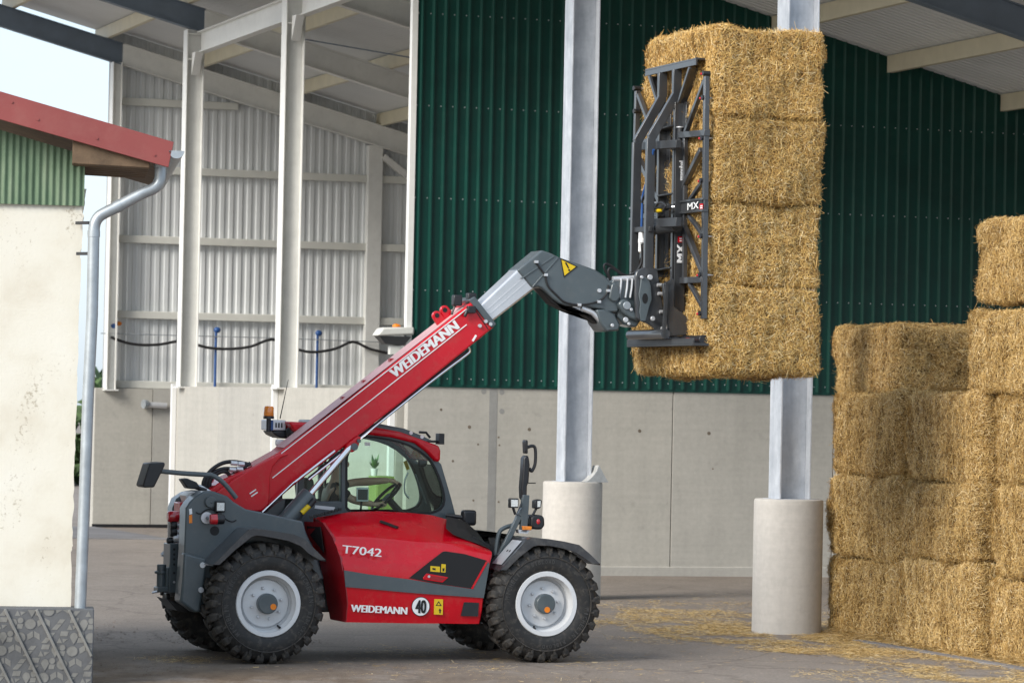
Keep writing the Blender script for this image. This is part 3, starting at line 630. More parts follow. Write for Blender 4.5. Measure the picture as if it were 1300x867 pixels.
def build_wheel():
    o = MB()      # rim: dish with stepped well; axis -y is the outer side
    rim = [(.30,.0),(.345,.0),(.352,.012),(.345,.03),(.315,.05),(.305,.09),(.285,.115),(.28,.16),(.262,.175),(.255,.15),(.245,.128),(.16,.115),(.11,.10),(0,.10)]
    o.lathe([(r,a+.005) for r,a in [(.30,.40),(.352,.40),(.352,.395),(.30,.36)]][::-1], (0,0,0), (0,1,0), 48, cap=False)
    o.lathe(rim, (0,0,0), (0,1,0), 56, cap=False)
    w = o.build('wheel', 'rimsilver', None, ang=28)
    t = MB(); h = TWD
    prof = [(.345,.02),(.37,-.0),(.43,-.012),(.50,-.006),(.555,.02),(.59,.055),(.598,.10),(.60,h/2),(.598,h-.10),(.59,h-.055),(.555,h-.02),(.50,h+.006),(.43,h+.012),(.37,h),(.345,h-.02)]
    t.lathe(prof, (0,0,0), (0,1,0), 72, close=True)
    ty = t.build('tyre', 'rubber', w, ang=50)
    # heavy block tread: staggered shoulder lugs and centre blocks, one joined mesh
    l = MB(); n = 26
    def pt(r, a, y): return V(r*math.cos(a), y, r*math.sin(a))
    for side in (0,1):
        for k in range(n):
            a0 = 2*math.pi*(k+.5*side)/n
            def P(r, da, y): return pt(r, a0+da, y if side == 0 else h-y)
            j = random.uniform(-.006,.006)
            # shoulder lug wrapping over the edge
            st = [(.552,.012,.052,0),(.598,.020,.060,.0),(.632+j,.055,.064,.0),(.638+j,.13,.062,.03),(.638+j,.205,.055,.09)]
            rows = []
            for r, y, hw, sk in st: rows.append([P(r-.05,-hw+sk-.012,y+.006), P(r,-hw+sk,y), P(r,hw+sk,y), P(r-.05,hw+sk+.012,y+.006)])
            l.loft(rows); l.add(rows[0],[(0,1,2,3)]); l.add(rows[-1],[(0,1,2,3)])
    for k in range(n):
        a0 = 2*math.pi*(k+.25)/n+.1
        for y in (h*.46,):
            c = [pt(.636,a0-.05,y-.03),pt(.636,a0+.02,y-.05),pt(.636,a0+.06,y+.03),pt(.636,a0-.01,y+.055)]
            b_ = [V(p.x*.93,p.y,p.z*.93) for p in c]; l.prism(b_, c)
    tag(l.build('tread', 'rubberlug', w, bevel=.009, seg=2), kind='stuff')
    # small side studs and moulded ring
    sd = MB(); sd.lathe([(.498,-.012),(.502,-.016),(.508,-.016),(.512,-.010)], (0,0,0),(0,1,0),72, cap=False)
    for k in range(n):
        a0 = 2*math.pi*k/n; c = pt(.535,a0,.0); d = pt(1,a0,0); tv = V(-math.sin(a0),0,math.cos(a0))
        sd.hexa([c-d*.022-tv*.012+V(0,-.003,0),c+d*.022-tv*.016+V(0,.006,0),c+d*.022+tv*.016+V(0,.006,0),c-d*.022+tv*.012+V(0,-.003,0),c-d*.018-tv*.009+V(0,-.016,0),c+d*.02-tv*.012+V(0,-.010,0),c+d*.02+tv*.012+V(0,-.010,0),c-d*.018+tv*.009+V(0,-.016,0)])
    tag(sd.build('sidewall_studs', 'rubberlug', w), kind='stuff')
    tx = MB()
    for word, a_c, r0, hh, span in (('MICHELIN',.42,.435,.05,.80),('BIBLOAD',-.48,.435,.042,.62),('MICHELIN',3.55,.435,.05,.80),('BIBLOAD',2.6,.435,.042,.62)):
        L = len(word)
        for i, ch in enumerate(word):
            a = a_c+span/2-span*(i+.5)/L; hw = span/L*.36*r0; d = pt(1,a,0); tv = V(math.sin(a),0,-math.cos(a))
            if ch == 'I': hw *= .35
            b0 = pt(r0,a,-.0125); text_mb(ch, b0-tv*hw, b0+tv*hw, hh, V(0,-1,0), .004, tx)
    tag(tx.build('tyre_lettering', 'tyremark', w, recalc=False), kind='stuff')
    hb = MB(); hb.lathe([(0,.012),(.098,.012),(.108,.022),(.108,.11)][::1], (0,0,0),(0,1,0),32); hb.build('hub_cap', 'grey', w, bevel=.004)
    rf = MB(); rf.disc((.055,.013,-.03),(0,-1,0),.032,.006,18); rf.build('hub_reflector', 'orange', w)
    for k in range(8):
        a = 2*math.pi*(k+.3)/8; p = V(.165*math.cos(a),.112,.165*math.sin(a))
        bo = MB(); bo.lathe([(.016,0),(.016,.022),(.010,.03),(0,.03)], p, (0,-1,0), 6); bo.build('wheel_bolt', 'steelpale', w)
    vl = MB(); a = -1.05; vl.tube([(.27*math.cos(a),.12,.27*math.sin(a)),(.29*math.cos(a),.06,.29*math.sin(a))],.012,8); vl.build('valve', 'plastic', w)
    return w
w0 = build_wheel(); w0.parent = th
spots = [(wxo,0,0),(wxo+wx[1],0,0),(wxo,2.3,math.pi),(wxo+wx[1],2.3,math.pi)]
for i, (x, y, rz) in enumerate(spots):
    w = w0 if i == 0 else copy_tree(w0, th)
    w.location = (x, y, RT); w.rotation_euler = (0, (0,.9,.5,1.4)[i], rz) if rz == 0 else (0, 0, rz)
XF = wxo+wx[1]
# axles, chassis
m = MB(); m.box(-.25,XF+.35,.78,1.55,.50,.92); m.build('chassis', 'darkgrey', th, bevel=.02)
for x in (wxo, XF):
    m = MB(); m.tube([(x,.35,RT),(x,.6,RT),(x,1.15,RT),(x,1.7,RT),(x,1.95,RT)], [.16,.12,.2,.12,.16], 18); m.build('axle', 'darkgrey', th)
# rear side frames
RS = [(236,645),(241,637),(248.7,629.7),(259,623.4),(272,623.5),(289,629.7),(297,637),(312,646),(332.5,650),(384.5,661.5),(389,676),(400,700),(412,735),(330,745),(300,745),(262,777),(248,777),(229,764),(234,702)]
m = MB(); m.plate(RS, .44, .72); m.build('side_frame', 'grey', th, bevel=.018)
m = MB(); m.plate([(219,645),(224,633),(236,625),(250,622),(300,640),(340,660),(340,740),(270,768),(240,740),(219,690)], 1.55, 1.8); m.build('side_frame', 'grey', th, bevel=.018)
m = MB(); x0 = M(245,700,.44).x; m.box(x0+.12, x0+.5, .72,1.55,.62,1.35); m.build('rear_crossmember', 'darkred', th, bevel=.01)
m = MB(); m.box(x0+.2,x0+.45,.9,1.45,1.3,1.6); m.build('boom_mount', 'darkred', th, bevel=.02)
# corner bumper
m = MB(); m.plate([(234,701),(262,709),(263,716),(254,777),(247,777),(229,764),(232,735)], .36, .52); m.build('bumper', 'grey', th, bevel=.025, seg=3)
for x,y in ((257,717),(255,748.5)):
    m = MB(); m.disc(M(x,y,.355),(0,-1,0),.03,.012,16); m.build('bolt', 'steelpale', th)
# access hole, pivot disc, reflectors and lights on the frame
def onframe(x, y, d=0): return M(x,y,.438-d)
m = MB(); m.disc(onframe(272.5,673.5),(0,-1,0),.05,.004,20); m.build('access_hole', 'blackmat', th)
m = MB(); m.disc(onframe(267,637),(0,-1,0),.062,.03,24); m.disc(onframe(268,637.5),(0,-1,0),.014,.034,12); m.build('pivot_cover', 'grey', th, bevel=.008)
m = MB(); p = onframe(262,657); m.tube([p,p+V(0,-.02,0)],.062,16); m.build('lamp_flange', 'steelpale', th)
p = onframe(262,657); q = M(271,659,.30)
m = MB(); m.tube([p,q+V(-.02,0,0)],.018,8); m.build('tail_lamp_stalk', 'grey', th)
m = MB(); m.tube([q+V(.03,-.0,0),q+V(.115,0,0)],[.055,.05],18); lo = m.build('tail_lamp', 'plastic', th, bevel=.01); m = MB(); m.tube([q+V(-.045,0,0),q+V(-.035,0,0),q+V(.035,0,0)],[.035,.053,.056],18); m.build('lens', 'lampred', lo)
p = M(280,643,.36); m = MB(); m.box(p.x-.055,p.x+.055,.36,.43,p.z-.06,p.z+.06); wl = m.build('work_lamp', 'plastic', th, bevel=.014)
m = MB(); m.box(p.x-.04,p.x+.04,.352,.362,p.z-.042,p.z+.042); m.build('lens', 'lampglass', wl)
m = MB(); m.box(p.x-.02,p.x+.02,.38,.45,p.z-.11,p.z-.05); m.build('lamp_bracket', 'plastic', wl)
pts = [onframe(*q_,.012) for q_ in ((249,650),(255,652),(262,647),(271,647),(279,653),(287,659),(295,662),(300,660))]
m = MB(); m.tube(resample(pts,4),.007,6); m.build('lamp_cable', 'cable', th)
m = MB(); m.plate([(240,646),(243.5,645),(244,652),(240.5,653)],.437,.434); m.build('white_label','whitetext',th)
m = MB(); m.plate([(240,654),(243.8,653),(244,663.5),(240,664)],.437,.434); m.build('orange_label','orange',th)
# rear: coupling plate, valves, hydraulic couplings
XR = M(236,680,.72).x
m = MB(); m.plate([(236,629),(242,625),(252,625),(246,632),(240,640)],1.0,1.3); m.build('white_data_plate', 'whitetext', th)
m = MB(); m.plate([(229,638),(238,637),(238,690),(230,690)],1.05,1.35); m.build('red_rear_plate', 'red', th, bevel=.01)
def rear_plug(x, y, L, r, mat, lat=1.0, name='hydraulic_coupling'):
    p = M(x,y,lat); m = MB(); m.tube([p+V(L,0,0),p,p+V(-.02,0,0)],[r,r,r*.8],14); return m.build(name, mat, th, bevel=.006)
rear_plug(215,655.5,.10,.062,'lampred',name='tail_lamp'); rear_plug(222,657,.09,.045,'yellow'); rear_plug(229,657,.09,.05,'steelpale'); rear_plug(233,658,.07,.04,'red')
for y in (667,675): rear_plug(218,y,.05,.055,'plastic'); rear_plug(223,y,.13,.032,'steelpale')
rear_plug(214,686,.05,.035,'plastic'); rear_plug(221,683,.09,.05,'steelpale'); rear_plug(228,682,.08,.05,'steelpale')
# tow hitch rail and jaw
m = MB(); m.plate([(209,689),(216,689),(216,719),(209,718)],1.30,1.34); m.plate([(216,689),(231,690),(232,742),(225,752),(215,752)],.92,.96); m.box(*(lambda a,b:(a.x,b.x,.96,1.3,b.z,a.z))(M(216,690,1.0),M(230,750,1.0))); hr = m.build('hitch_rail', 'grey', th, bevel=.008)
for i, y in enumerate((697,703.5,709.5,716,727,738.5)):
    m = MB(); m.disc(M(221,y,.917),(0,-1,0),.013,.004,12); m.build('hitch_hole', 'steelpale' if i == 5 else 'blackmat', hr)
for y in (696.5,702.5,709,715):
    m = MB(); m.disc(M(212.5,y,1.297),(0,-1,0),.014,.004,12); m.build('hitch_hole', 'whitetext', hr)
m = MB(); a0 = M(206,735,1.08); m.tube([a0+V(-.01,0,-.10),a0+V(-.01,0,.16)],.05,14); m.tube([a0+V(-.01,0,.06),a0+V(-.01,0,.09)],.075,14); m.hexa([a0+V(-.07,-.1,-.13),a0+V(.14,-.1,-.13),a0+V(.14,.1,-.13),a0+V(-.07,.1,-.13),a0+V(-.07,-.1,-.08),a0+V(.14,-.1,-.06),a0+V(.14,.1,-.06),a0+V(-.07,.1,-.08)]); m.box(a0.x+.02,a0.x+.15,.98,1.18,a0.z-.1,a0.z+.13)
m.build('tow_jaw', 'grey', th, bevel=.008)
m = MB(); m.tube([a0+V(-.12,-.05,-.14),a0+V(.06,-.05,-.1)],[.012,.02],8); m.build('jaw_pin', 'steelpale', th)
m = MB(); m.plate([(211,753),(216,753),(216,763),(212,762)],1.2,1.3); m.plate([(212,760),(232,768),(240,778),(225,775)],1.0,1.5); m.build('lower_guard', 'darkgrey', th, bevel=.008)
# rear-left mirror arm with mirror, rear camera
pts = [M(300,632,.46),M(284,613,.46),M(270,603.5,.46),M(262,602.5,.46),M(230,600.5,.46),M(196,597,.46)]
m = MB(); m.tube(resample(pts,5),.026,10); ma = m.build('mirror_arm', 'grey', th)
m = MB(); m.plate([(181,617),(190,588),(209,586.5),(210,590),(196,618.5),(184,619)],.30,.62); m.build('mirror', 'plastic', ma, bevel=.025, seg=3)
m = MB(); m.plate([(230,608),(238,607),(250,612),(254,618),(250,621),(238,620)],.9,1.05); m.tube([M(244,616,.95),M(262,623,.95)],.03,8); m.build('rear_camera', 'plastic', th, bevel=.02)
m = MB(); m.tube([M(238,616,.95),M(254,617,.95),M(268,625,.95)],.018,8); m.build('camera_bracket', 'steelpale', th)

# fenders
def fender(name, outer, inner, l0, l1, lip):
    m = MB(); a = [M(x,y,l0) for x,y in outer]; b = [M(x,y,l0) for x,y in inner]
    n = len(a); off = V(0,.02,0); back = V(0,l1-l0,0)
    m.prism(a+b[::-1], [p+off for p in a+b[::-1]])
    th_ = .018
    a2 = [p+V(0,0,-th_) for p in a]
    m.loft([a,[p+back for p in a]]); m.loft([a2,[p+back for p in a2]]); m.loft([[p+back for p in a],[p+back for p in a2]])
    m.add([a[0],a2[0],a2[0]+back,a[0]+back],[(0,1,2,3)]); m.add([a[-1],a2[-1],a2[-1]+back,a[-1]+back],[(0,1,2,3)])
    return m.build(name, 'fenderplastic', th, bevel=.006)
RO = [(270.5,717),(292,695),(315,672.5),(322,671),(332,671.5),(352,674.5),(373,678),(388,684.5),(400,697),(414,711)]
RI = [(279,717),(299,698),(320,681.5),(325,680),(333,680.5),(350,683.5),(367,687),(382,693.5),(392,703),(406,711)]
FO = [(635,723.5),(652,704),(669,684.5),(676,682.5),(697,684),(716,687),(735.6,691.5),(748,702),(762,715.5)]
FI = [(643,724),(659,708),(677,694),(683,692.5),(698,693),(714,696),(731,701.5),(741,708),(752,716)]
fender('fender', RO, RI, -.03, .44, .01); fender('fender', FO, FI, -.03, .50, .01)
for o_, i_ in ((RO,RI),(FO,FI)):
    a = [M(x,y,-.03) for x,y in o_]; b = [M(x,y,-.03) for x,y in i_]; m = MB(); dy = V(0,1.88,0); back = V(0,.48,0)
    m.loft([[p+dy for p in a],[p+dy+back for p in a]]); m.loft([[p+dy+V(0,0,-.02) for p in a],[p+dy+back+V(0,0,-.02) for p in a]]); m.prism([p+dy+back for p in a+b[::-1]],[p+dy+back+V(0,.02,0) for p in a+b[::-1]]); m.build('fender', 'plastic', th)
q0 = M(640,717.5,-.03); q1 = M(666,687.5,-.03); nn = V(-(q1-q0).z,0,(q1-q0).x).normalized()
m = MB(); m.prism([p+nn*.006 for p in (q0+V(0,.08,0),q1+V(0,.08,0),q1+V(0,.38,0),q0+V(0,.38,0))],[p+nn*.011 for p in (q0+V(0,.08,0),q1+V(0,.08,0),q1+V(0,.38,0),q0+V(0,.38,0))]); fp = m.build('fender_sheen', 'steelpale', th)  # pale plate paints the reflected sky on the front fender's sloping top
for k in (.16,.24):
    p = q0.lerp(q1,.55)+V(0,k,0)+nn*.011; m = MB(); m.disc(p,nn,.016,.003,10); m.build('sheen_plate_slot', 'blackmat', fp)

# engine hood: rows from the skirt up to the inner top edge, columns from rear to front
def HR(l, pts): return [M(x,y,l) for x,y in pts]
hood_rows = [
 HR(.165,[(438.5,789.5),(470,790),(500,790.5),(530,791),(560,791),(590,791.5),(609,791.5)]),
 HR(.135,[(440.5,765),(470,767),(500,769),(530,770.5),(560,772),(590,773),(612.5,774)]),
 HR(.125,[(438.8,744.5),(470,747),(500,750),(530,752.5),(560,754.5),(590,756.5),(614,758.5)]),
 HR(.115,[(437,722),(470,727),(500,731),(530,735),(560,738),(590,740.5),(617.5,739)]),
 HR(.13,[(432.5,708),(470,713),(500,716),(530,716),(556,706),(588,705.5),(621.5,714)]),
 HR(.17,[(427,693),(470,701),(500,704),(526,703),(552,697),(588,698),(625,704)]),
 HR(.24,[(421,681),(466,682),(500,685),(530,688),(556,688),(590,691),(625.5,700.5)]),
 HR(.40,[(414,670),(462,671.5),(498,673),(530,675.5),(556,678),(590,684),(622,697.5)]),
 HR(.62,[(408,662),(452,659),(490,659),(526,661.5),(552,666),(588,674),(618,693)]),
 HR(.84,[(398,657),(444,649),(480,648),(520,650),(548,653),(580,662),(606,682)]),
 HR(.88,[(396,700),(440,700),(480,700),(520,700),(548,700),(580,700),(600,705)])]
m = MB(); m.loft(hood_rows)
cl = lambda k: [r[k] for r in hood_rows]
m.add(cl(-1)+[V(cl(-1)[0].x,.88,cl(-1)[0].z)], [tuple(range(12))])
hd = m.build('engine_hood', 'red', th, ang=24)
ss = hd.modifiers.new('bevel','BEVEL'); ss.width = .015; ss.segments = 3; ss.limit_method = 'ANGLE'; ss.angle_limit = R_(14)
rear = cl(0); m = MB()
rp = [p+V(.006,0,0) for p in rear]; back = V(-.03,.42,0)
m.add(rp+[V(rp[-2].x-.02,.80,rp[-3].z-.05),V(rp[0].x-.02,.70,rp[0].z)], [tuple(range(len(rp)+2))])
m.build('hood_rear_panel', 'darkred', th)
# rear inner panel with grille
def RPL(pts, off=0): return [MXp(x,y,rear[3].x-.02-off) for x,y in pts]
m = MB(); a = [M(x,y,l) for x,y,l in ((409.5,663,.40),(422,681.5,.22),(432,708.5,.12),(438.5,744,.12),(440.6,765,.13),(438.5,789.5,.16),(420,786,.62),(418,745,.62),(414.6,710.6,.62),(388,680,.78),(386,662,.80))]
m.prism(a,[p+V(.03,.01,0) for p in a]); m.build('hood_rear_cover', 'darkred', th)
m = MB(); a = [M(x,y,l) for x,y,l in ((390.5,667.5,.745),(407.5,668.5,.46),(411,695,.46),(412,701,.48),(391.5,675,.745))]; a = [p+V(-.012,-.004,0) for p in a]
m.prism(a,[p+V(.01,0,0) for p in a]); m.build('rear_grille', 'blackmat', th)
# serrated vent on the hood's top rear
p0 = M(393,660,.62); p1 = M(433,648.5,.84)
for k in range(9):
    u = (k+.5)/9; p = p0.lerp(p1,u); m = MB(); m.bar(p+V(-.012,-.07,.022),p+V(.012,.07,.022),.028,.03); m.build('vent_slat', 'blackmat', th)
# black front cap on the hood
cap = [HR(.36,[(566,672.5),(575,680),(590,686),(606,691.5),(621,698)]),HR(.58,[(566,667),(577,671.5),(590,677),(606,685),(620,695)]),HR(.80,[(567,657),(580,660),(592,664.5),(605,676),(618,693)]),HR(.90,[(567,665),(580,668),(592,672),(605,684),(618,698)])]
m = MB(); m.loft([[p+V(0,-.006,.014) for p in r] for r in cap]); m.build('hood_cap', 'plastic', th, ang=50)
# grey waist stripe and black side window of the hood
m = MB(); st = [(436.8,723.5),(470,729),(520,735),(552,740.5),(598.5,747.2),(619.5,712.5),(621.5,716),(614.2,758.8),(590,757),(560,755),(530,752.8),(500,750.2),(470,747.3),(438.8,744.8)]
m.plate(st,.106,.13); m.build('waist_stripe', 'grey', th)
m = MB(); m.plate([(519.5,733.5),(542,716),(562,700.5),(566,699.5),(590,703),(618,711.2),(598.5,746.6),(552,740)],.108,.13); m.build('side_grille', 'blackmat', th)
m = MB(); m.plate([(617.2,712.5),(619.6,713),(600.5,747.3),(598,747)],.100,.108); m.build('pale_strip', 'red', th)
m = MB(); m.plate([(537,733),(541.5,727.5),(569.5,732.5),(562,739.3),(537.5,735.5)],.098,.108); hl = m.build('hood_latch', 'red', th, bevel=.006)
m = MB(); m.plate([(548,730.5),(566,733.5),(560,737.3),(546,735)],.095,.099); m.build('latch_recess', 'darkred', hl)
m = MB(); m.disc(M(544.5,731.5,.097),(0,-1,0),.014,.006,12); m.build('latch_lock', 'steelpale', hl)
m = MB(); m.plate([(546.5,718),(558.5,719),(558.5,726),(546.5,725)],.103,.107); m.build('warning_label', 'yellow', th)
m = MB(); m.plate([(560.5,715.5),(566,716),(565.5,726.5),(560,726)],.103,.107); m.build('warning_label', 'yellow', th)
for pl_ in (((549,720.5),(553,721),(553,723.5),(549,723)),((561.8,721),(564.3,721),(564.2,725),(561.8,725))):
    m = MB(); m.plate(list(pl_),.1015,.103); m.build('label_mark', 'blackmat', th)
m = MB(); m.plate([(589,764),(608,764.8),(607,782),(585.5,781.5)],.124,.16); m.build('step_recess', 'plastic', th)
# bonnet slot
s0 = M(483,662,.55); s1 = M(505,669.5,.45); m = MB(); m.bar(s0+V(0,0,.006),s1+V(0,0,.0),.07,.02); m.build('hood_slot', 'blackmat', th)
# lettering and decals on the hood
tm = text_mb('WEIDEMANN', M(445.5,776,.127), M(516,779.5,.127), .075, NEAR, .006, bold=.07); tm.build('lettering', 'whitetext', th, recalc=False)
tm = text_mb('T7042', M(433.5,701.5,.122), M(483,706.5,.122), .085, NEAR, .022, bold=.03); tm.build('model_lettering', 'whitetext', th, recalc=False)
c = M(534,769.5,.128); m = MB(); m.disc(c,(0,-1,0),.102,.004,40); sd = m.build('speed_disc', 'whitetext', th)
m = MB(); m.lathe([(.096,.0045),(.103,.0045),(.103,0)], c, (0,-1,0), 40, cap=False); m.build('disc_rim', 'plastic', sd)
p = M(527.5,778,.124); tm = text_mb('40', p, p+V(.112,0,0), .14, NEAR, .006, bold=.04); tm.build('numerals', 'blackmat', sd, recalc=False)
m = MB(); m.plate([(551.5,760),(562.5,760.5),(562,780),(551,779.5)],.121,.130); yl = m.build('warning_label', 'yellow', th)
m = MB(); m.plate([(557,762.5),(561,768.8),(553,768.5)],.1195,.121); m.build('label_mark', 'blackmat', yl)
m = MB(); m.plate([(557,764.5),(559,767.8),(555,767.6)],.1185,.1195); m.build('label_triangle', 'yellow', yl)
m = MB(); m.plate([(558.5,771.5),(560.5,775),(559.5,775),(559.5,778),(557.8,778),(557.8,775),(556.8,775)],.1195,.121); m.build('label_arrow', 'blackmat', yl)

# ------------------------------------------------------------------ boom
BL = .95
BN = [(262,634),(266,622),(284,608),(318,594),(338,583),(355,573.6),(420,525.4),(500,461.5),(596,386),(600,383),(628,415),(503,516),(420,580.5),(380,610.5),(334,650),(302,652)]
m = MB(); m.plate(BN, BL, BL+.40); bo = m.build('boom', 'red', th, bevel=.02, seg=3)
# raised pivot cover
m = MB(); m.plate([(270,634),(275,624),(300,606),(330,588.5),(352,577.5),(362,575),(367,577),(356,582),(347,592),(343,606),(342,640),(334,649),(302,650)], BL-.045, BL); m.build('boom_root_cover', 'red', bo, bevel=.03, seg=4)
def strip(name, p, q, w, mat, lat=BL-.003, parent=None):
    a = M(*p,lat); b = M(*q,lat); m = MB(); m.bar(a,b,.006,w,(0,0,1)); return m.build(name, mat, parent or bo)
strip('white_line', (346,606.5),(592.5,412), .010, 'whitetext'); strip('white_line', (357,575.5),(596,389.5), .010, 'whitetext')  # first is a stripe; second paints the highlight along the boom's top edge
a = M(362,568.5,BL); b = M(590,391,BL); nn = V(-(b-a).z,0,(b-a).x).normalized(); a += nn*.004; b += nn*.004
m = MB(); m.prism([a+V(0,.03,0),b+V(0,.03,0),b+V(0,.37,0),a+V(0,.37,0)],[p+nn*.004 for p in (a+V(0,.03,0),b+V(0,.03,0),b+V(0,.37,0),a+V(0,.37,0))]); m.build('boom_top_sheen', 'sheenred', bo)  # thin pale plate paints the sky's reflection on the boom's top face
strip('white_mark', (600,433),(604.5,425.5), .022, 'whitetext'); 
for k in range(2): strip('white_mark', (317+2*k,627.5+3.5*k-1),(325+2*k,622.5+3.5*k-1.5), .013, 'whitetext', BL-.05)
tm = text_mb('WEIDEMANN', M(501,480.5,BL), M(583,416.8,BL), .108, NEAR, .006, bold=.08); tm.build('lettering', 'whitetext', bo, recalc=False)
# end collar
m = MB(); m.plate([(595.5,381),(603,376.5),(630.5,411.5),(624.5,416.5)], BL-.02, BL+.42); m.build('end_collar', 'grey', bo, bevel=.008)
strip('panel_seam', (601,390),(620,418.5), .008, 'blackmat')
for x,y in ((608.5,413.7),(616,408),(622,411.5)):
    m = MB(); m.disc(M(x,y,BL),(0,-1,0),.02,.03,12); m.build('boom_bolt', 'steelpale', bo)
# lifting eyes on the top
for x,y in ((558,405),(568,398)):
    e = M(x,y,BL+.14); m = MB(); d = V(math.cos(.665),0,math.sin(.665)); nn = V(-d.z,0,d.x)
    out_ = [e+d*(.052*math.cos(a))+nn*(.045+.052*math.sin(a)) for a in [math.pi*k/10 for k in range(11)]]+[e-d*.06-nn*.06,e+d*.06-nn*.06]
    m.prism(out_,[p+V(0,.05,0) for p in out_]); eo = m.build('lifting_eye', 'red', bo, bevel=.008)
    m = MB(); m.disc(e+nn*.048+V(0,-.002,0),(0,-1,0),.026,.003,16); m.build('eye_hole', 'blackmat', eo)
for x,y in ((580,381.5),(598,379)):
    p = M(x,y,BL+.1); m = MB(); m.box(p.x-.05,p.x+.05,p.y-.05,p.y+.05,p.z-.06,p.z+.06); m.bar(p,p+V(-.06,0,-.16),.025,.025); m.build('boom_lamp', 'plastic', bo, bevel=.015)
p = M(597,392,BL-.02); m = MB(); m.box(p.x-.04,p.x+.05,p.y-.05,p.y+.02,p.z-.05,p.z+.03); m.tube([p+V(-.04,-.02,-.02),p+V(-.07,-.02,-.09)],.02,8); m.build('boom_sensor', 'plastic', bo, bevel=.01)
# tube along the underside
pts = [M(x,y,BL+.02) for x,y in ((392,608.5),(430,578.5),(500,522),(560,474.5),(592,450.5),(596.5,445),(594.5,440.5))]
m = MB(); m.tube(resample(pts,3),.014,8); m.build('hydraulic_line', 'chrome', bo)
pts = [M(x,y,BL+.06) for x,y in ((392,607),(500,520),(590,448))]
m = MB(); m.tube(pts,.018,8); m.build('hydraulic_line', 'plastic', bo)
for x,y in ((436,512),(463,491),(497,463.5)):
    m = MB(); p = M(x,y-5,BL+.2); m.box(p.x-.03,p.x+.03,p.y-.03,p.y+.03,p.z-.05,p.z+.03); m.build('hose_clip', 'darkred', bo)
# inner telescopic section
IB = .995
m = MB(); m.plate([(606,391),(612,385),(656.7,343),(664,337),(680,366),(626.6,407.5),(620,412)], IB, IB+.31); ib = m.build('inner_boom', 'boomsteel', th, bevel=.025, seg=3)
for off in (.4,.66):
    a = M(613+14*off*.9,385+21*off,IB-.001); b = M(657+14*off+3,343+22*off,IB-.001); m = MB(); m.bar(a,b,.006,.01); m.build('slide_mark', 'steelpale', ib)
GN = [(656.7,343),(668,334),(680,324),(688,317.5),(700,321.5),(711.5,327.4),(735,335),(755.8,342.5),(768,350),(776,358.4),(786,366),(788,378),(785,396.4),(768,397),(766,393),(747,390),(720,388.5),(710,385),(701,378),(694,371),(688,366),(683,364),(676,366)]
m = MB(); m.plate(GN, IB-.02, IB+.33); gn = m.build('gooseneck', 'grey', th, bevel=.02, seg=3)
for p,q in (((676,364.5),(709,327)),((662,354),(704,325))): 
    a = M(*p,IB-.022); b = M(*q,IB-.022); m = MB(); m.bar(a,b,.012,.016); m.build('weld_seam', 'grey', gn, bevel=.004)
# triangular warning sign
m = MB(); m.plate([(711.5,327.5),(733.5,338.5),(716,352.5)], IB-.026, IB-.021); wsn = m.build('warning_sign', 'blackmat', gn)
m = MB(); m.plate([(713,330),(731,338.6),(716.8,350)], IB-.029, IB-.026); m.build('sign_face', 'yellow', wsn)
m = MB(); m.plate([(717,333.5),(719.2,333.3),(722.6,340.3),(721.2,341)], IB-.032, IB-.029); m.disc(M(722.5,343,IB-.029),(0,-1,0),.012,.003,10); m.build('sign_mark', 'blackmat', wsn)
m = MB(); m.disc(M(760.5,369,IB-.02),(0,-1,0),.022,.02,14); m.build('pin', 'steelpale', gn)
pts = [M(x,y,IB-.035) for x,y in ((680.5,333),(686,341),(692,349.5),(694,358),(697,365),(706,374),(716,383),(733,387),(752,385),(764,380),(771,372),(772.5,362)) ]
m = MB(); m.tube(resample(pts,3),.011,8); m.build('hydraulic_hose', 'cable', gn)
for x,y in ((680.5,332.5),(692.5,349),(735,387),(760,383),(772,369)):
    m = MB(); m.box(*(lambda p:(p.x-.02,p.x+.02,p.y-.025,p.y+.01,p.z-.014,p.z+.014))(M(x,y,IB-.03))); m.build('hose_clip', 'steelpale', gn)
m = MB(); m.plate([(684,365),(694,372.5),(706,383),(714,390),(722,394),(745,396),(757,402),(760,412),(740,398),(715,393),(700,385)], IB+.05, IB+.25); m.build('lower_hose_bundle', 'blackmat', gn, bevel=.02)
m = MB(); m.tube([M(738,391,IB),M(752,397,IB),M(764,409,IB)],.03,10); m.build('tilt_cylinder', 'steelpale', gn)
# boom head and links
m = MB(); m.plate([(757,393),(768,393),(780,398),(788,412),(786,420),(770,421),(762,410)], IB-.05, IB+.36); m.build('tilt_link', 'grey', th, bevel=.02)
m = MB(); m.plate([(776,358),(783,352),(806,351.5),(812,370),(815,405),(808,416),(792,412),(784,402),(786,380)], IB-.0, IB+.31); hdh = m.build('boom_head', 'grey', th, bevel=.02)
m = MB(); m.plate([(773.5,378),(777,361),(781,359),(786,365),(788,377),(783,383),(778,383)], IB-.06, IB-.02); m.build('head_lug', 'grey', hdh, bevel=.012)
m = MB(); m.plate([(785,386),(790,380),(798,381),(806,393),(812,408),(800,404),(790,396)], IB-.09, IB-.0); m.build('pivot_plate', 'grey', hdh, bevel=.02)
for x,y,r in ((795.5,388,.045),(801,393,.018),(794,406,.03),(798,411,.018),(777,413,.02)):
    m = MB(); m.disc(M(x,y,IB-.09),(0,-1,0),r,.02,16); m.build('pivot_pin', 'steelpale' if r < .04 else 'zinc', hdh, bevel=.004)
m = MB(); m.tube([M(778,354.5,IB+.02),M(806,353,IB+.02)],.032,12); m.build('locking_cylinder', 'steelpale', hdh)
for x in (789,797,803):
    m = MB(); m.tube([M(x,354,IB-.02),M(x-1,366,IB-.02),M(x-3,378,IB-.02)],.014,8); m.build('link_hose', 'steelpale', hdh)
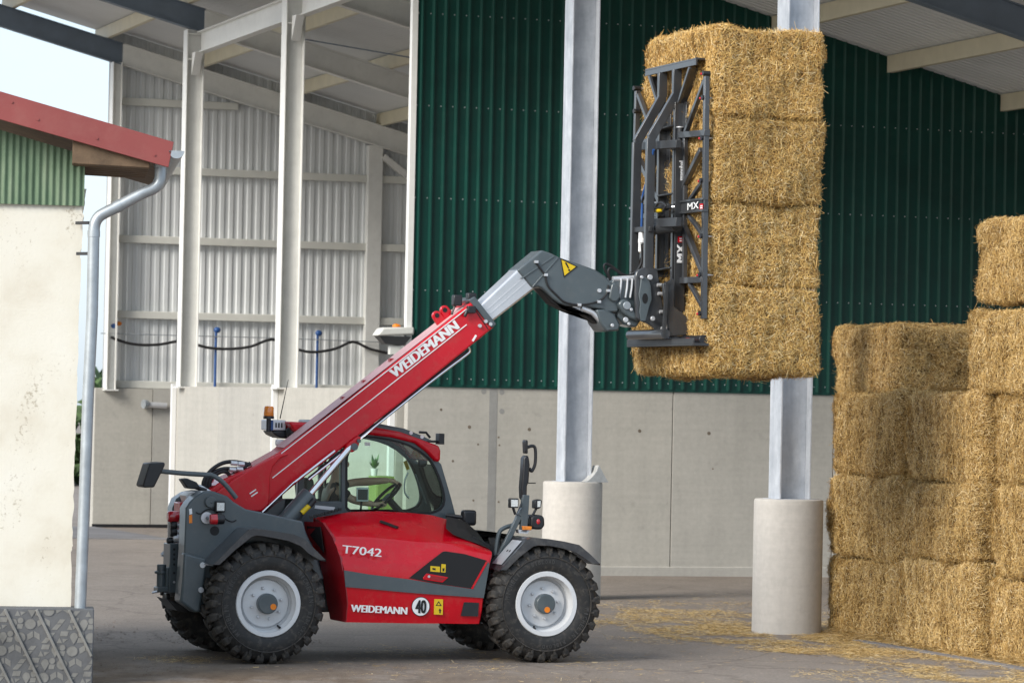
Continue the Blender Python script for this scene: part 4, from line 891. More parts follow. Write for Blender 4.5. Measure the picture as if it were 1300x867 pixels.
for path in (((776,359),(772,350),(767,341),(768,335.5),(774,336.5),(782,342),(792,349),(801,349),(809,343),(814,334),(815,322),(814.5,310)),((779,360),(774,352),(772,344),(776,340.5),(786,346),(797,352),(807,348),(815,340),(818,328),(817,318))):
    m = MB(); m.tube(resample([M(x,y,IB+.1) for x,y in path],4),.013,8); m.build('attachment_hose', 'cable', hdh)

# lift cylinder
CL = .80
a = M(362,672,CL); b = M(392,624,CL)
c0 = M(357,668,CL); c1 = M(394,627,CL); d1 = M(446,566,CL+.12)
m = MB(); m.tube([c0,c1],.098,22); lc = m.build('lift_cylinder', 'grey', th, bevel=.01)
m = MB(); m.tube([c1+(c1-c0).normalized()*-.05,d1],.034,14); m.build('piston_rod', 'chrome', lc)
m = MB(); m.plate([(439,570),(441,564),(455,553),(459,555),(455,568),(449,574),(443,574)], BL-.06, BL+.1); m.build('rod_bracket', 'red', bo, bevel=.015)
m = MB(); m.disc(M(449.5,567,BL-.06),(0,-1,0),.04,.02,18); m.disc(M(455,559.5,BL-.06),(0,-1,0),.022,.03,12); m.build('rod_pin', 'grey', bo)
m = MB(); m.tube([M(383,651,CL-.1),M(394.5,640,CL-.1)],.028,12); m.build('yellow_sleeve', 'yellow', lc)
m = MB(); m.tube([M(392.5,642,CL-.1),M(399,634.5,CL-.1)],.032,12); m.build('sleeve_end', 'plastic', lc)
m = MB(); m.tube([M(333,650,CL+.05),M(372,613,CL+.05),M(425,572,CL+.1)],.012,8); m.build('hydraulic_line', 'chrome', lc)
m = MB(); m.plate([(336,652),(352,638),(362,633),(360,652),(356,660)],.86,1.1); m.build('cylinder_base', 'darkgrey', th)
# hoses at the boom root
for path in (((258,622),(259,610),(268,597),(282,588),(297,586),(314,589)),((261,621),(264,608),(273,599),(284,595),(300,595),(313,593)),((266,620),(268,608),(280,599),(289,600),(291,608),(285,618),(276,622)),((290,607),(300,599),(310,592),(318,588))):
    m = MB(); m.tube(resample([M(x,y,1.1) for x,y in path],5),.022,8); m.build('hydraulic_hose', 'cable', th)
for x,y in ((293,587.5),(302,588.5),(291,595.5),(300,595)):
    p = M(x,y,1.07); m = MB(); m.tube([p,p+V(.07,0,-.005)],.026,10); m.build('hose_fitting', 'steelpale', th)
m = MB(); m.plate([(262,618),(266,606),(272,606),(277,613),(290,603),(305,596),(300,612),(275,630)],1.36,1.42); m.build('boom_root_plate', 'red', th, bevel=.01)

# ------------------------------------------------------------------ cab
C0, C1 = 1.40, 2.24
win = [(438,581),(446,560),(461,553),(479,554.5),(496,557.6),(510,561),(521,565),(535,573),(546.6,583),(553,593),(558,604.6),(562,616),(565,628.7),(565.5,636),(564,642),(559,648.5),(548,652),(438,652)]
outer = [(433,581),(443,556),(461,550),(479,551),(499,554),(515,558),(528,562.5),(541.7,573),(553,583),(560,588),(567,612),(574,636),(580,660),(584,700),(433,700)]
def side_frame(lat, name):
    # ring between the outer outline and the window opening
    o = [M(x,y,C0) for x,y in outer]; i = [M(x,y,C0) for x,y in win]
    d = V(0,lat-C0,0); o = [p+d for p in o]; i = [p+d for p in i]
    m = MB(); N_ = 60
    def rs(poly):
        c = V(sum(p.x for p in i)/len(i), i[0].y, sum(p.z for p in i)/len(i)); res = []
        for k in range(N_):
            a = 2*math.pi*k/N_; dx, dz = math.cos(a), math.sin(a); best = None
            for j in range(len(poly)):
                p, q = poly[j], poly[(j+1)%len(poly)]; ex, ez = q.x-p.x, q.z-p.z; den = dx*ez-dz*ex
                if abs(den) < 1e-9: continue
                t_ = ((p.x-c.x)*ez-(p.z-c.z)*ex)/den; u_ = ((p.x-c.x)*dz-(p.z-c.z)*dx)/den
                if t_ > 0 and -1e-6 <= u_ <= 1+1e-6 and (best is None or t_ > best): best = t_
            res.append(V(c.x+dx*best, c.y, c.z+dz*best))
        return res
    ro, ri = rs(o), rs(i); w = V(0,.07,0)
    loop = lambda L: L+[L[0]]
    m.loft([loop(ro),loop(ri),[p+w for p in loop(ri)],[p+w for p in loop(ro)],loop(ro)])
    f = m.build(name, 'grey', th, bevel=.006)
    # rubber seal
    m = MB(); rs2 = [p+V(0,-.004,0) for p in ri]; cc = sum(ri, V(0,0,0))/N_; rs3 = [p+(cc-p)*.045+V(0,-.004,0) for p in ri]
    m.loft([loop(rs2),loop(rs3),[p+V(0,.05,0) for p in loop(rs3)]]); m.build('window_seal', 'blackmat', f)
    m = MB(); m.prism([p+V(0,.03,0) for p in ri],[p+V(0,.036,0) for p in ri]); m.build('window_pane', 'glass', f)
    return f
side_frame(C0, 'cab_side_frame'); side_frame(C1, 'cab_side_frame')
# B pillar continues down, rear quarter window
for lat in (C0-.01, C1+.01):
    d = V(0,lat-C0,0)
    a = [M(x,y,C0)+d for x,y in ((432.5,560),(438.5,560),(438.5,655),(432.5,655))]; m = MB(); m.prism(a,[p+V(0,.08,0) for p in a]); m.build('cab_pillar', 'grey', th, bevel=.01)
    a = [M(x,y,C0)+d for x,y in ((380,560),(388,560),(384,660),(376,660))]; m = MB(); m.prism(a,[p+V(0,.08,0) for p in a]); m.build('cab_pillar', 'grey', th, bevel=.01)
    a = [M(x,y,C0)+d for x,y in ((384,560),(434,560),(434,636),(380,636))]; m = MB(); m.prism([p+V(0,.03,0) for p in a],[p+V(0,.036,0) for p in a]); m.build('window_pane', 'glass', th)
    a = [M(x,y,C0)+d for x,y in ((374,636),(434,636),(434,720),(374,720))]; m = MB(); m.prism(a,[p+V(0,.05,0) for p in a]); m.build('cab_lower_panel', 'grey', th, bevel=.01)
a = [M(x,y,C0-.005) for x,y in ((400,641),(425,643.5),(424,648),(399,645))]; m = MB(); m.prism(a,[p+V(0,-.01,0) for p in a]); m.build('cab_data_plate', 'steelpale', th)
# roof: red band with grey cap
rb = [(367,535),(461,540),(473,541.5),(508.5,548),(536,558),(558,566),(560,572),(559.5,586),(553,586),(541.7,573.5),(527,562.5),(499,555.5),(462,551),(374,549)]
a = [M(x,y,C0-.06) for x,y in rb]; m = MB(); m.prism(a,[p+V(0,C1-C0+.2,0) for p in a]); cr_ = m.build('cab_roof', 'red', th, bevel=.03, seg=3)
a = [M(x,y,C0+.05) for x,y in ((400,533),(481,537.5),(514,544),(536,553),(552,560.5),(536,562),(508,553),(400,546))]; m = MB(); m.prism(a,[p+V(0,.7,0) for p in a]); m.build('roof_cap', 'grey', cr_, bevel=.02)
for x,y in ((521.5,549.5),(535.5,554.5)):
    m = MB(); m.disc(M(x,y,C0+.05),(0,-1,0),.02,.012,12); m.build('roof_bolt', 'whitetext', cr_)
p = M(557.5,557,C0+.05); m = MB(); m.box(p.x-.02,p.x+.04,p.y-.07,p.y+.07,p.z-.06,p.z+.06); m.tube([p+V(0,0,-.03),p+V(-.12,.02,-.03),p+V(-.15,.02,-.1)],.014,8); m.build('roof_lamp', 'plastic', cr_, bevel=.014)
m = MB(); m.tube([M(532,548.5,C0+.15),M(541,549,C0+.15),M(546,555.5,C0+.15)],.014,8); m.build('roof_rail', 'plastic', cr_)
# rear of roof: number plate box, beacon, antenna, rear lamps
p0 = M(343.5,533,1.55); p1 = M(363,546.5,1.55)
m = MB(); m.box(p0.x,p1.x,1.55,1.95,p1.z,p0.z); rb_ = m.build('roof_box', 'steelpale', th, bevel=.01)
m = MB(); m.box(p0.x-.002,p0.x+.03,1.544,1.56,p1.z+.002,p0.z-.002); m.build('blue_strip', 'bluepaint', rb_)
for k in range(3):
    m = MB(); x = p0.x+.055+k*.032; m.box(x,x+.016,1.544,1.552,p1.z+.03,p0.z-.03); m.build('plate_mark', 'blackmat', rb_)
m = MB(); m.plate([(345,547),(372,546),(374,553),(366,557),(357,556),(349,552)],1.55,1.95); m.build('lamp_bar', 'plastic', th, bevel=.015)
p = M(371,549,1.5); m = MB(); m.ball((p.x,p.y,p.z),.075,.08,.075); m.build('roof_work_lamp', 'plastic', th); m = MB(); m.ball((p.x+.04,p.y-.05,p.z-.02),.04,.04,.055); m.build('roof_lamp_glass', 'lampglass', th)
p = M(355.5,560,1.5); m = MB(); m.box(p.x-.05,p.x+.04,p.y-.03,p.y+.03,p.z-.05,p.z+.02); m.build('roof_camera', 'whitetext', th, bevel=.015)
p = M(341,534,1.5); m = MB(); m.tube([p+V(0,0,-.12),p+V(0,0,.04)],.025,12); bc = m.build('beacon_stem', 'plastic', th)
m = MB(); m.lathe([(.0,.02),(.06,.02),(.058,.05),(.05,.055)], p, (0,0,1), 24); m.build('beacon_base', 'plastic', bc)
m = MB(); m.lathe([(.052,.05),(.056,.06),(.054,.14),(.045,.158),(0,.162)], p, (0,0,1), 24); m.build('beacon_lens', 'lamporange', bc)
m = MB(); m.tube([M(355.5,531.5,1.6),M(366,482,1.6)],[.006,.003],6); m.build('antenna', 'blackmat', th)
# windscreen pillars and far frame, floor, console
fl_ = [M(x,y,C0) for x,y in ((560,588),(584,700))]
m = MB(); m.prism([fl_[0]+V(-.02,.08,-.02),fl_[0]+V(-.014,.08,-.02),fl_[1]+V(-.014,.08,.3),fl_[1]+V(-.02,.08,.3)],[fl_[0]+V(-.02,.84,-.02),fl_[0]+V(-.014,.84,-.02),fl_[1]+V(-.014,.84,.3),fl_[1]+V(-.02,.84,.3)]); m.build('windscreen', 'glass', th)
x0 = M(376,660,C0).x; x1 = M(582,690,C0).x
m = MB(); m.box(x0+.02,x1,C0+.02,C1+.02,.72,1.05); m.build('cab_floor', 'darkgrey', th)
m = MB(); m.box(x1-.38,x1-.04,C0+.15,C1-.05,1.0,1.34); m.build('dashboard', 'plastic', th, bevel=.04)
# seat
sx = M(425,640,1.8).x
m = MB(); m.box(sx-.25,sx+.28,1.58,2.06,1.12,1.30); m.build('seat_cushion', 'plastic', th, bevel=.05, seg=3)
m = MB(); m.prism([(sx-.34,1.6,1.25),(sx-.2,1.6,1.25),(sx-.3,1.6,1.92),(sx-.42,1.6,1.92)],[(sx-.34,2.04,1.25),(sx-.2,2.04,1.25),(sx-.3,2.04,1.92),(sx-.42,2.04,1.92)]); m.build('seat_back', 'plastic', th, bevel=.04, seg=3)
# steering wheel on its column
sw = M(490,630,1.78); axv = V(-.70,-.06,.70).normalized()
m = MB(); u_ = axv.orthogonal().normalized(); u_ = V(0,1,0); v_ = axv.cross(u_).normalized()
m.tube([sw+(u_*math.cos(a)+v_*math.sin(a))*.205 for a in [2*math.pi*k/40 for k in range(41)]],.017,8)
for a in (.5,2.6,4.7): m.tube([sw-axv*.03,sw+(u_*math.cos(a)+v_*math.sin(a))*.2],.014,8)
m.disc(sw-axv*.045,axv,.06,.04,16); m.build('steering_wheel', 'blackmat', th)
m = MB(); m.tube([sw-axv*.04,sw-axv*.5],.04,12); m.build('steering_column', 'plastic', th)
# display tablet in the cab
p0 = M(453,618.5,1.5); p1 = M(468,636.5,1.5); m = MB(); m.box(p0.x,p1.x,1.5,1.52,p1.z,p0.z); tb = m.build('display', 'whitetext', th, bevel=.006)
m = MB(); m.box(p0.x+.012,p1.x-.012,1.497,1.5,p1.z+.018,p0.z-.02); m.build('screen', 'darkgrey', tb)
m = MB(); m.tube([V((p0.x+p1.x)/2,1.53,p1.z+.03),V((p0.x+p1.x)/2,1.6,p1.z-.2)],.012,8); m.build('display_arm', 'plastic', tb)
a = [M(x,y,C1+.02) for x,y in ((512,586),(516,584),(520,595),(516,597))]; m = MB(); m.prism(a,[p+V(0,-.01,0) for p in a]); m.build('yellow_sticker', 'yellow', th)
a = [M(x,y,C0+.02) for x,y in ((463,561),(470,561.5),(470,566),(463,565.5))]; m = MB(); m.prism(a,[p+V(0,.004,0) for p in a]); m.build('pane_sticker', 'lampglass', th)
m = MB(); m.tube(resample([M(x,y,1.9) for x,y in ((518,600),(514,610),(514,625),(519,632))],4),.01,8); m.build('grab_rail', 'steelpale', th)
m = MB(); m.tube([M(527,602,1.9),M(541,640,1.9)],.014,8); m.build('wiper_arm', 'grey', th)
m = MB(); m.box(*(lambda p:(p.x-.05,p.x+.06,p.y-.02,p.y+.02,p.z-.07,p.z+.07))(M(536,585,2.0))); m.build('inner_mirror', 'plastic', th, bevel=.02)
# cab mirror in front
p = M(594,657,1.2); m = MB(); m.box(p.x-.07,p.x+.09,p.y-.05,p.y+.07,p.z-.085,p.z+.085); cm = m.build('cab_mirror', 'plastic', th, bevel=.03, seg=3)
m = MB(); m.tube([p+V(-.22,.1,.02),p+V(-.05,.0,0)],.025,8); m.tube([p+V(-.22,.1,-.05),p+V(-.05,.0,-.04)],.02,8); m.build('mirror_bracket', 'plastic', cm)

# front lamp mast and mirror bracket
LM = .42
mast = MB(); mast.bar(M(634,706,LM),M(659,655,LM),.05,.06); mast.bar(M(659,655,LM),M(668,640,LM),.05,.06); mast.bar(M(664,676,LM),M(667,628,LM),.06,.08); fm = mast.build('front_mast', 'grey', th, bevel=.008)
m = MB(); m.tube(resample([M(x,y,LM+.12) for x,y in ((629,705),(633,678),(640,670),(655,665),(660,660))],4),.024,8); m.build('mast_tube', 'grey', fm)
m = MB(); m.bar(M(643,692,LM+.1),M(664,640,LM+.1),.04,.05); m.build('mast_strut', 'darkgrey', fm)
m = MB(); m.plate([(663,632),(662.5,618),(664,600),(665,582),(668,577.5),(671.5,579),(673,590),(671.5,612),(669.5,617),(669,635),(666,636)],LM-.02,LM+.1); m.build('tall_mirror', 'plastic', fm, bevel=.02)
m = MB(); m.plate([(667,575.5),(666.5,560),(668,558),(670.5,559),(670.5,576)],LM+.0,LM+.1); m.build('top_mirror', 'plastic', fm, bevel=.015)
m = MB(); m.tube(resample([M(x,y,LM+.05) for x,y in ((669,568),(675,566),(679,568),(680,578),(679,590),(675,598),(672,594))],4),.018,8); m.build('mirror_stay', 'plastic', fm)
m = MB(); m.tube([M(670,613,LM),M(680,613,LM)],.006,6); m.build('stay_pin', 'plastic', fm)
def sqlamp(x,y,lat,r,face):
    p = M(x,y,lat); m = MB(); m.box(p.x-r,p.x+r,p.y,p.y+.07,p.z-r,p.z+r); o = m.build('work_lamp', 'plastic', fm, bevel=.012)
    m = MB(); m.box(p.x-r*.72,p.x+r*.72,p.y-.008,p.y+.002,p.z-r*.72,p.z+r*.72); m.build('lens', 'lampglass', o)
    m = MB(); m.tube([p+V(0,.04,-r),p+V(.03,.05,-r-.07)],.015,8); m.build('lamp_bracket', 'plastic', o); return o
sqlamp(653,638.5,LM-.08,.052,0)
p = M(683,639,LM-.05); m = MB(); q_ = [M(x,y,LM-.05) for x,y in ((679,635),(686,633.5),(688.5,635.5),(687,644),(684,646),(678.5,645))]; m.prism(q_,[v+V(0,.1,0) for v in q_]); o = m.build('work_lamp', 'plastic', fm, bevel=.01)
q_ = [M(x,y,LM-.056) for x,y in ((682.5,636),(686.5,635.3),(686,643),(682.5,643.5))]; m = MB(); m.prism(q_,[v+V(0,.008,0) for v in q_]); m.build('lens', 'lampglass', o)
m = MB(); m.tube([M(681,645,LM),M(676,654,LM),M(672,656,LM)],.014,8); m.build('lamp_bracket', 'plastic', o)
q_ = [M(x,y,LM-.03) for x,y in ((674,657),(678,653.5),(688,653.5),(691.5,657),(692,667),(688,672),(678,672),(674,668))]; m = MB(); m.prism(q_,[v+V(0,.2,0) for v in q_]); o = m.build('headlamp', 'plastic', fm, bevel=.025, seg=3)
m = MB(); m.ball(M(683.5,662,LM-.03),.022,.01,.03,12,8); m.build('side_marker', 'lampred', o)
q_ = [M(x,y,LM-.06) for x,y in ((663.5,667.5),(675.5,668),(675,672.8),(664,672.5))]; m = MB(); m.prism(q_,[v+V(0,.06,0) for v in q_]); m.build('indicator', 'lamporange', fm, bevel=.006)
q_ = [M(x,y,LM-.03) for x,y in ((658,672),(672,673),(670,677),(659,676.5))]; m = MB(); m.prism(q_,[v+V(0,.1,0) for v in q_]); m.build('indicator_base', 'steelpale', fm)
# dark inner panels between hood front and front wheel
m = MB(); q_ = [M(x,y,.55) for x,y in ((600,680),(628,695),(640,720),(640,790),(604,790))]; m.prism(q_,[v+V(0,.5,0) for v in q_]); m.build('front_inner_panel', 'blackmat', th)
# front chassis nose
m = MB(); m.box(XF-.35,XF+.42,.70,1.60,.55,1.0); m.build('front_frame', 'darkgrey', th, bevel=.03)

# ------------------------------------------------------------------ driver
def skin_obj(name, verts, edges, radii, mat, parent, root=0, lev=2):
    me = bpy.data.meshes.new(name); me.from_pydata([tuple(v) for v in verts], edges, []); o = bpy.data.objects.new(name, me); COL.objects.link(o)
    o.modifiers.new('skin','SKIN'); sv = me.skin_vertices[0].data if me.skin_vertices else None
    if sv is None:
        me.attributes; bpy.context.view_layer.objects.active = o
    for i, r in enumerate(radii):
        r = r if isinstance(r, tuple) else (r, r); me.skin_vertices[0].data[i].radius = r
    me.skin_vertices[0].data[root].use_root = True
    ss = o.modifiers.new('sub','SUBSURF'); ss.levels = lev; ss.render_levels = lev
    o.modifiers['skin'].use_smooth_shade = True; me.materials.append(MATS[mat])
    if parent: o.parent = parent
    return o
dr0 = V(sx-.02, 1.82, 1.32)          # pelvis in the machine frame
hr_w = sw+(-u_*.6+v_*.0)*.205        # grip points on the rim
grips = [sw+(u_*math.cos(a)+v_*math.sin(a))*.205 for a in (math.pi*1.5+.1, math.pi+.25)]
grips.sort(key=lambda p: -p.x)
gA = max([sw+(u_*math.cos(a)+v_*math.sin(a))*.205 for a in [2*math.pi*k/40 for k in range(40)]], key=lambda p: p.x*.9+p.z*.6)  # far top of the rim
gB = min([sw+(u_*math.cos(a)+v_*math.sin(a))*.205 for a in [2*math.pi*k/40 for k in range(40)]], key=lambda p: (p-M(475,636,1.56)).length)
drv = empty('person', MO+MA*dr0.x+MBv*dr0.y+V(0,0,dr0.z-.1), TH)
tag(drv, 'person in a black T-shirt sitting in the cab with both hands at the steering wheel', 'person')
off = V(dr0.x, dr0.y, dr0.z-.1)
def L(p): return Vector(p)-off
pel = dr0; waist = pel+V(-.03,0,.16); chest = pel+V(-.02,0,.36); neck = pel+V(.02,0,.55); head0 = pel+V(.05,0,.64); head1 = pel+V(.07,0,.76)
shF = chest+V(.02,.19,.12); shN = chest+V(.02,-.19,.12)
elF = M(450,612,shF.y+.02); elN = M(447,634,shN.y-.04)
wrF = gA+V(-.10,.0,.035); wrN = gB+V(-.10,-.01,.0)
vs_, es_, rs_ = [], [], []
def av(p, r, frm=None):
    vs_.append(L(p)); rs_.append(r); i = len(vs_)-1
    if frm is not None: es_.append((frm,i))
    return i
i_p = av(pel,.13); i_w = av(waist,(.13,.10),i_p); i_c = av(chest,(.15,.11),i_w); i_n = av(neck,.055,i_c); i_h = av(head0,(.07,.075),i_n); i_h2 = av(head1,(.078,.095),i_h); av(head1+V(.0,0,.085),(.055,.07),i_h2)
for sh, el, wr in ((shF,elF,wrF),(shN,elN,wrN)):
    a = av(sh,.062,i_c); b = av(sh.lerp(el,.5),.048,a); c = av(el,.046,b); d = av(el.lerp(wr,.35),.050,c); av(wr,.031,d)
for s_ in (-.1,.1):
    hp = av(pel+V(.08,s_,-.02),.085,i_p); kn = av(pel+V(.46,s_*1.1,.02),.06,hp); an = av(pel+V(.56,s_*1.1,-.36),.042,kn); av(pel+V(.70,s_*1.1,-.41),.035,an)
skin_obj('body', vs_, es_, rs_, 'skin', drv)
# hands: palm plus five separate fingers curled round the rim
def hand(wr, grip, name, side):
    d = (grip-wr).normalized(); tang = axv.cross((grip-sw).normalized()).normalized(); upn = axv
    v_h, e_h, r_h = [wr-d*.02, wr+d*.03, grip-d*.012+upn*.022], [(0,1),(1,2)], [.026,.032,(.036,.022)]
    skin_obj('hand', [L(p) for p in v_h], e_h, r_h, 'skin', drv, 0, 2)
    rad = (grip-sw).normalized()
    for k, (ln, r) in enumerate(((.9,.0085),(1.0,.009),(.95,.0088),(.75,.0078))):
        b0 = grip-d*.02+tang*((k-1.5)*.021)+upn*.02
        pts = [b0, b0+d*.032*ln+upn*.008, b0+d*.048*ln-upn*.022, b0+d*.03*ln-upn*.046, b0+d*.008-upn*.05]
        skin_obj('finger', [L(p) for p in pts], [(0,1),(1,2),(2,3),(3,4)], [r*1.1,r*1.05,r,r*.95,r*.8], 'skin', drv, 0, 1)
    b0 = wr+d*.02+tang*side*.03
    pts = [b0, b0+d*.035+tang*side*.016-upn*.012, b0+d*.06+tang*side*.006-upn*.03, b0+d*.08-upn*.034]
    skin_obj('thumb', [L(p) for p in pts], [(0,1),(1,2),(2,3)], [.013,.0115,.0105,.0085], 'skin', drv, 0, 1)
hand(wrF, gA, 'hand', -1); hand(wrN, gB, 'hand', 1)
vs_, es_, rs_ = [], [], []
a0_ = av(pel+V(0,0,-.03),(.15,.12)); a1_ = av(waist,(.15,.115),a0_); a2_ = av(chest,(.172,.125),a1_); av(neck+V(-.01,0,-.07),.075,a2_)
for sh, el in ((shF,elF),(shN,elN)):
    a = av(sh,.078,a2_); b = av(sh.lerp(el,.5),.068,a); av(sh.lerp(el,.82),.062,b)
skin_obj('t_shirt', vs_, es_, rs_, 'shirt', drv)
vs_, es_, rs_ = [], [], []
a0_ = av(pel+V(-.02,0,.0),(.155,.13))
for s_ in (-.1,.1):
    hp = av(pel+V(.08,s_,-.02),.10,a0_); kn = av(pel+V(.46,s_*1.1,.02),.075,hp); av(pel+V(.55,s_*1.1,-.30),.062,kn)
skin_obj('trousers', vs_, es_, rs_, 'trousers', drv)
m = MB(); hc = L(head1+V(-.015,0,.035)); m.ball(hc,.108,.092,.10,18,12); m.build('hair', 'hair', drv)
fc = L(head1+V(.085,0,-.01))
m = MB(); m.ball(fc+V(.012,0,0),.018,.014,.03,10,8); m.build('nose', 'skin', drv)
for s_ in (-.034,.034):
    m = MB(); m.ball(fc+V(-.012,s_,.028),.012,.013,.009,10,8); m.build('eye', 'whitetext', drv)
    m = MB(); m.ball(fc+V(-.09,s_*2.5,.0),.02,.012,.032,10,8); m.build('ear', 'skin', drv)
m = MB(); m.ball(fc+V(-.006,0,-.05),.01,.026,.007,10,8); m.build('mouth', 'darkred', drv)

# ================================================================== BALE CLAMP (held by the boom), same frame as the telehandler
XB = M(905,250,.03).x                     # back face of the held bales
gb = empty('bale_clamp', MO+MA*XB+MBv*1.15+V(0,0,2.8), TH)
tag(gb, 'dark grey steel bale clamp frame with swing arms on the boom, gripping the straw bales', 'bale clamp')
goff = V(XB,1.15,2.8)
def Q(px, py, dx): return MXp(px, py, XB+dx)-goff            # point on the upright plane dx behind the bales
def gbuild(m, name, mat='grabgrey', parent=None, **kw): return m.build(name, mat, parent or gb, **kw)
DXB, DXA = -.10, -.42
def gbar(name, p, q, dx, w=.05, h=.05, mat='grabgrey', dx2=None, parent=None):
    m = MB(); m.bar(Q(*p,dx), Q(*q,dx2 if dx2 is not None else dx), w, h, (1,0,0)); return gbuild(m, name, mat, parent, bevel=.006)
# top channel
a = Q(818.5,94,DXB-.02); b = Q(883.5,81,DXB-.02)
m = MB(); m.box(a.x,a.x+.02,b.y,a.y,a.z-.03,a.z+.05); m.box(a.x,a.x+.15,b.y,a.y,a.z+.03,a.z+.05); gbuild(m, 'top_channel', 'grabgrey', bevel=.004)
ZT = a.z-.03
# kinked posts: upright by the bales, sloping out towards the machine, upright again
kink = []
for (x1,y1,y2),(x3,y3),(x4,y4) in (((841,92.5,124),(808.5,181),(805,346)),((859.4,88.7,120),(826,176),(823,343))):
    p0 = Q(x1,y1,DXB); p1 = Q(x1-.4,y2,DXB); lat = p0.y
    dxl = M(x3,y3,lat+1.15).x-XB
    p2 = M(x3,y3,lat+1.15)-goff; p3 = M(x4,y4,lat+1.15)-goff; p3.x = p2.x
    m = MB()
    for u_0,u_1 in ((p0,p1),(p1,p2),(p2,p3)): m.bar(u_0,u_1,.065,.10,(1,0,0))
    for u_0 in (p1,p2): m.box(u_0.x-.035,u_0.x+.04,u_0.y-.032,u_0.y+.032,u_0.z-.045,u_0.z+.045)
    gbuild(m, 'kinked_post', bevel=.006); kink.append((p0,p1,p2,p3))
# upright channels next to the bales
for (x1,y1),(x2,y2) in (((839.5,130),(835,352)),((859,130),(855,402))):
    p = Q(x1,y1,DXB); q = Q(x2,y2,DXB); q.y = p.y
    m = MB(); m.box(p.x-.01,p.x+.10,p.y-.025,p.y-.008,q.z,p.z); m.box(p.x-.03,p.x-.01,p.y-.03,p.y+.03,q.z,p.z); m.box(p.x+.06,p.x+.10,p.y-.14,p.y-.03,q.z,p.z)
    gbuild(m, 'upright_channel', bevel=.004)
UR = Q(859,240,DXB).y
# gusset plates of the head
for (p,q) in (((825,97),(835.5,131)),((876.5,86),(862,131))):
    a = Q(*p,DXB); b = Q(*q,DXB); m = MB(); m.prism([a+V(-.02,0,0),b+V(-.02,0,0),b+V(.09,0,0),a+V(.12,0,0)],[a+V(-.02,.02,0),b+V(-.02,.02,0),b+V(.09,.02,0),a+V(.12,.02,0)]); gbuild(m, 'head_gusset', 'grabgrey')
    gbar('head_brace', p, q, DXB-.02, .035, .035)
# cross bars
for (x0_,y0_,x1_,y1_,dx,w,h) in ((815,186,862,183,-.25,.09,.07),(840,165,858,160,DXB,.02,.12),(838,249,857,246,DXB,.02,.08),(834,344,855,340,DXB,.02,.10),(808,285,862,282,-.28,.10,.07),(806,292,826,291,-.40,.06,.04),(812,262,850,262,-.3,.05,.05)):
    gbar('cross_bar', (x0_,y0_), (x1_,y1_), dx, w, h, 'darkgrey')
# clamp cylinders between the arms
m = MB(); m.tube([Q(818,268,-.28),Q(846,264,-.22)],.032,12); gbuild(m, 'clamp_cylinder', 'darkgrey'); m = MB(); m.tube([Q(846,264,-.22),Q(858,263,-.14)],.018,10); gbuild(m, 'clamp_rod', 'chrome')
m = MB(); m.tube([Q(834,268,-.30),Q(842,266,-.28)],.024,10); gbuild(m, 'yellow_sleeve', 'yellow')
m = MB(); m.tube([Q(826,291,-.3),Q(860,287,-.2)],.07,14); gbuild(m, 'cross_tube', 'darkgrey')
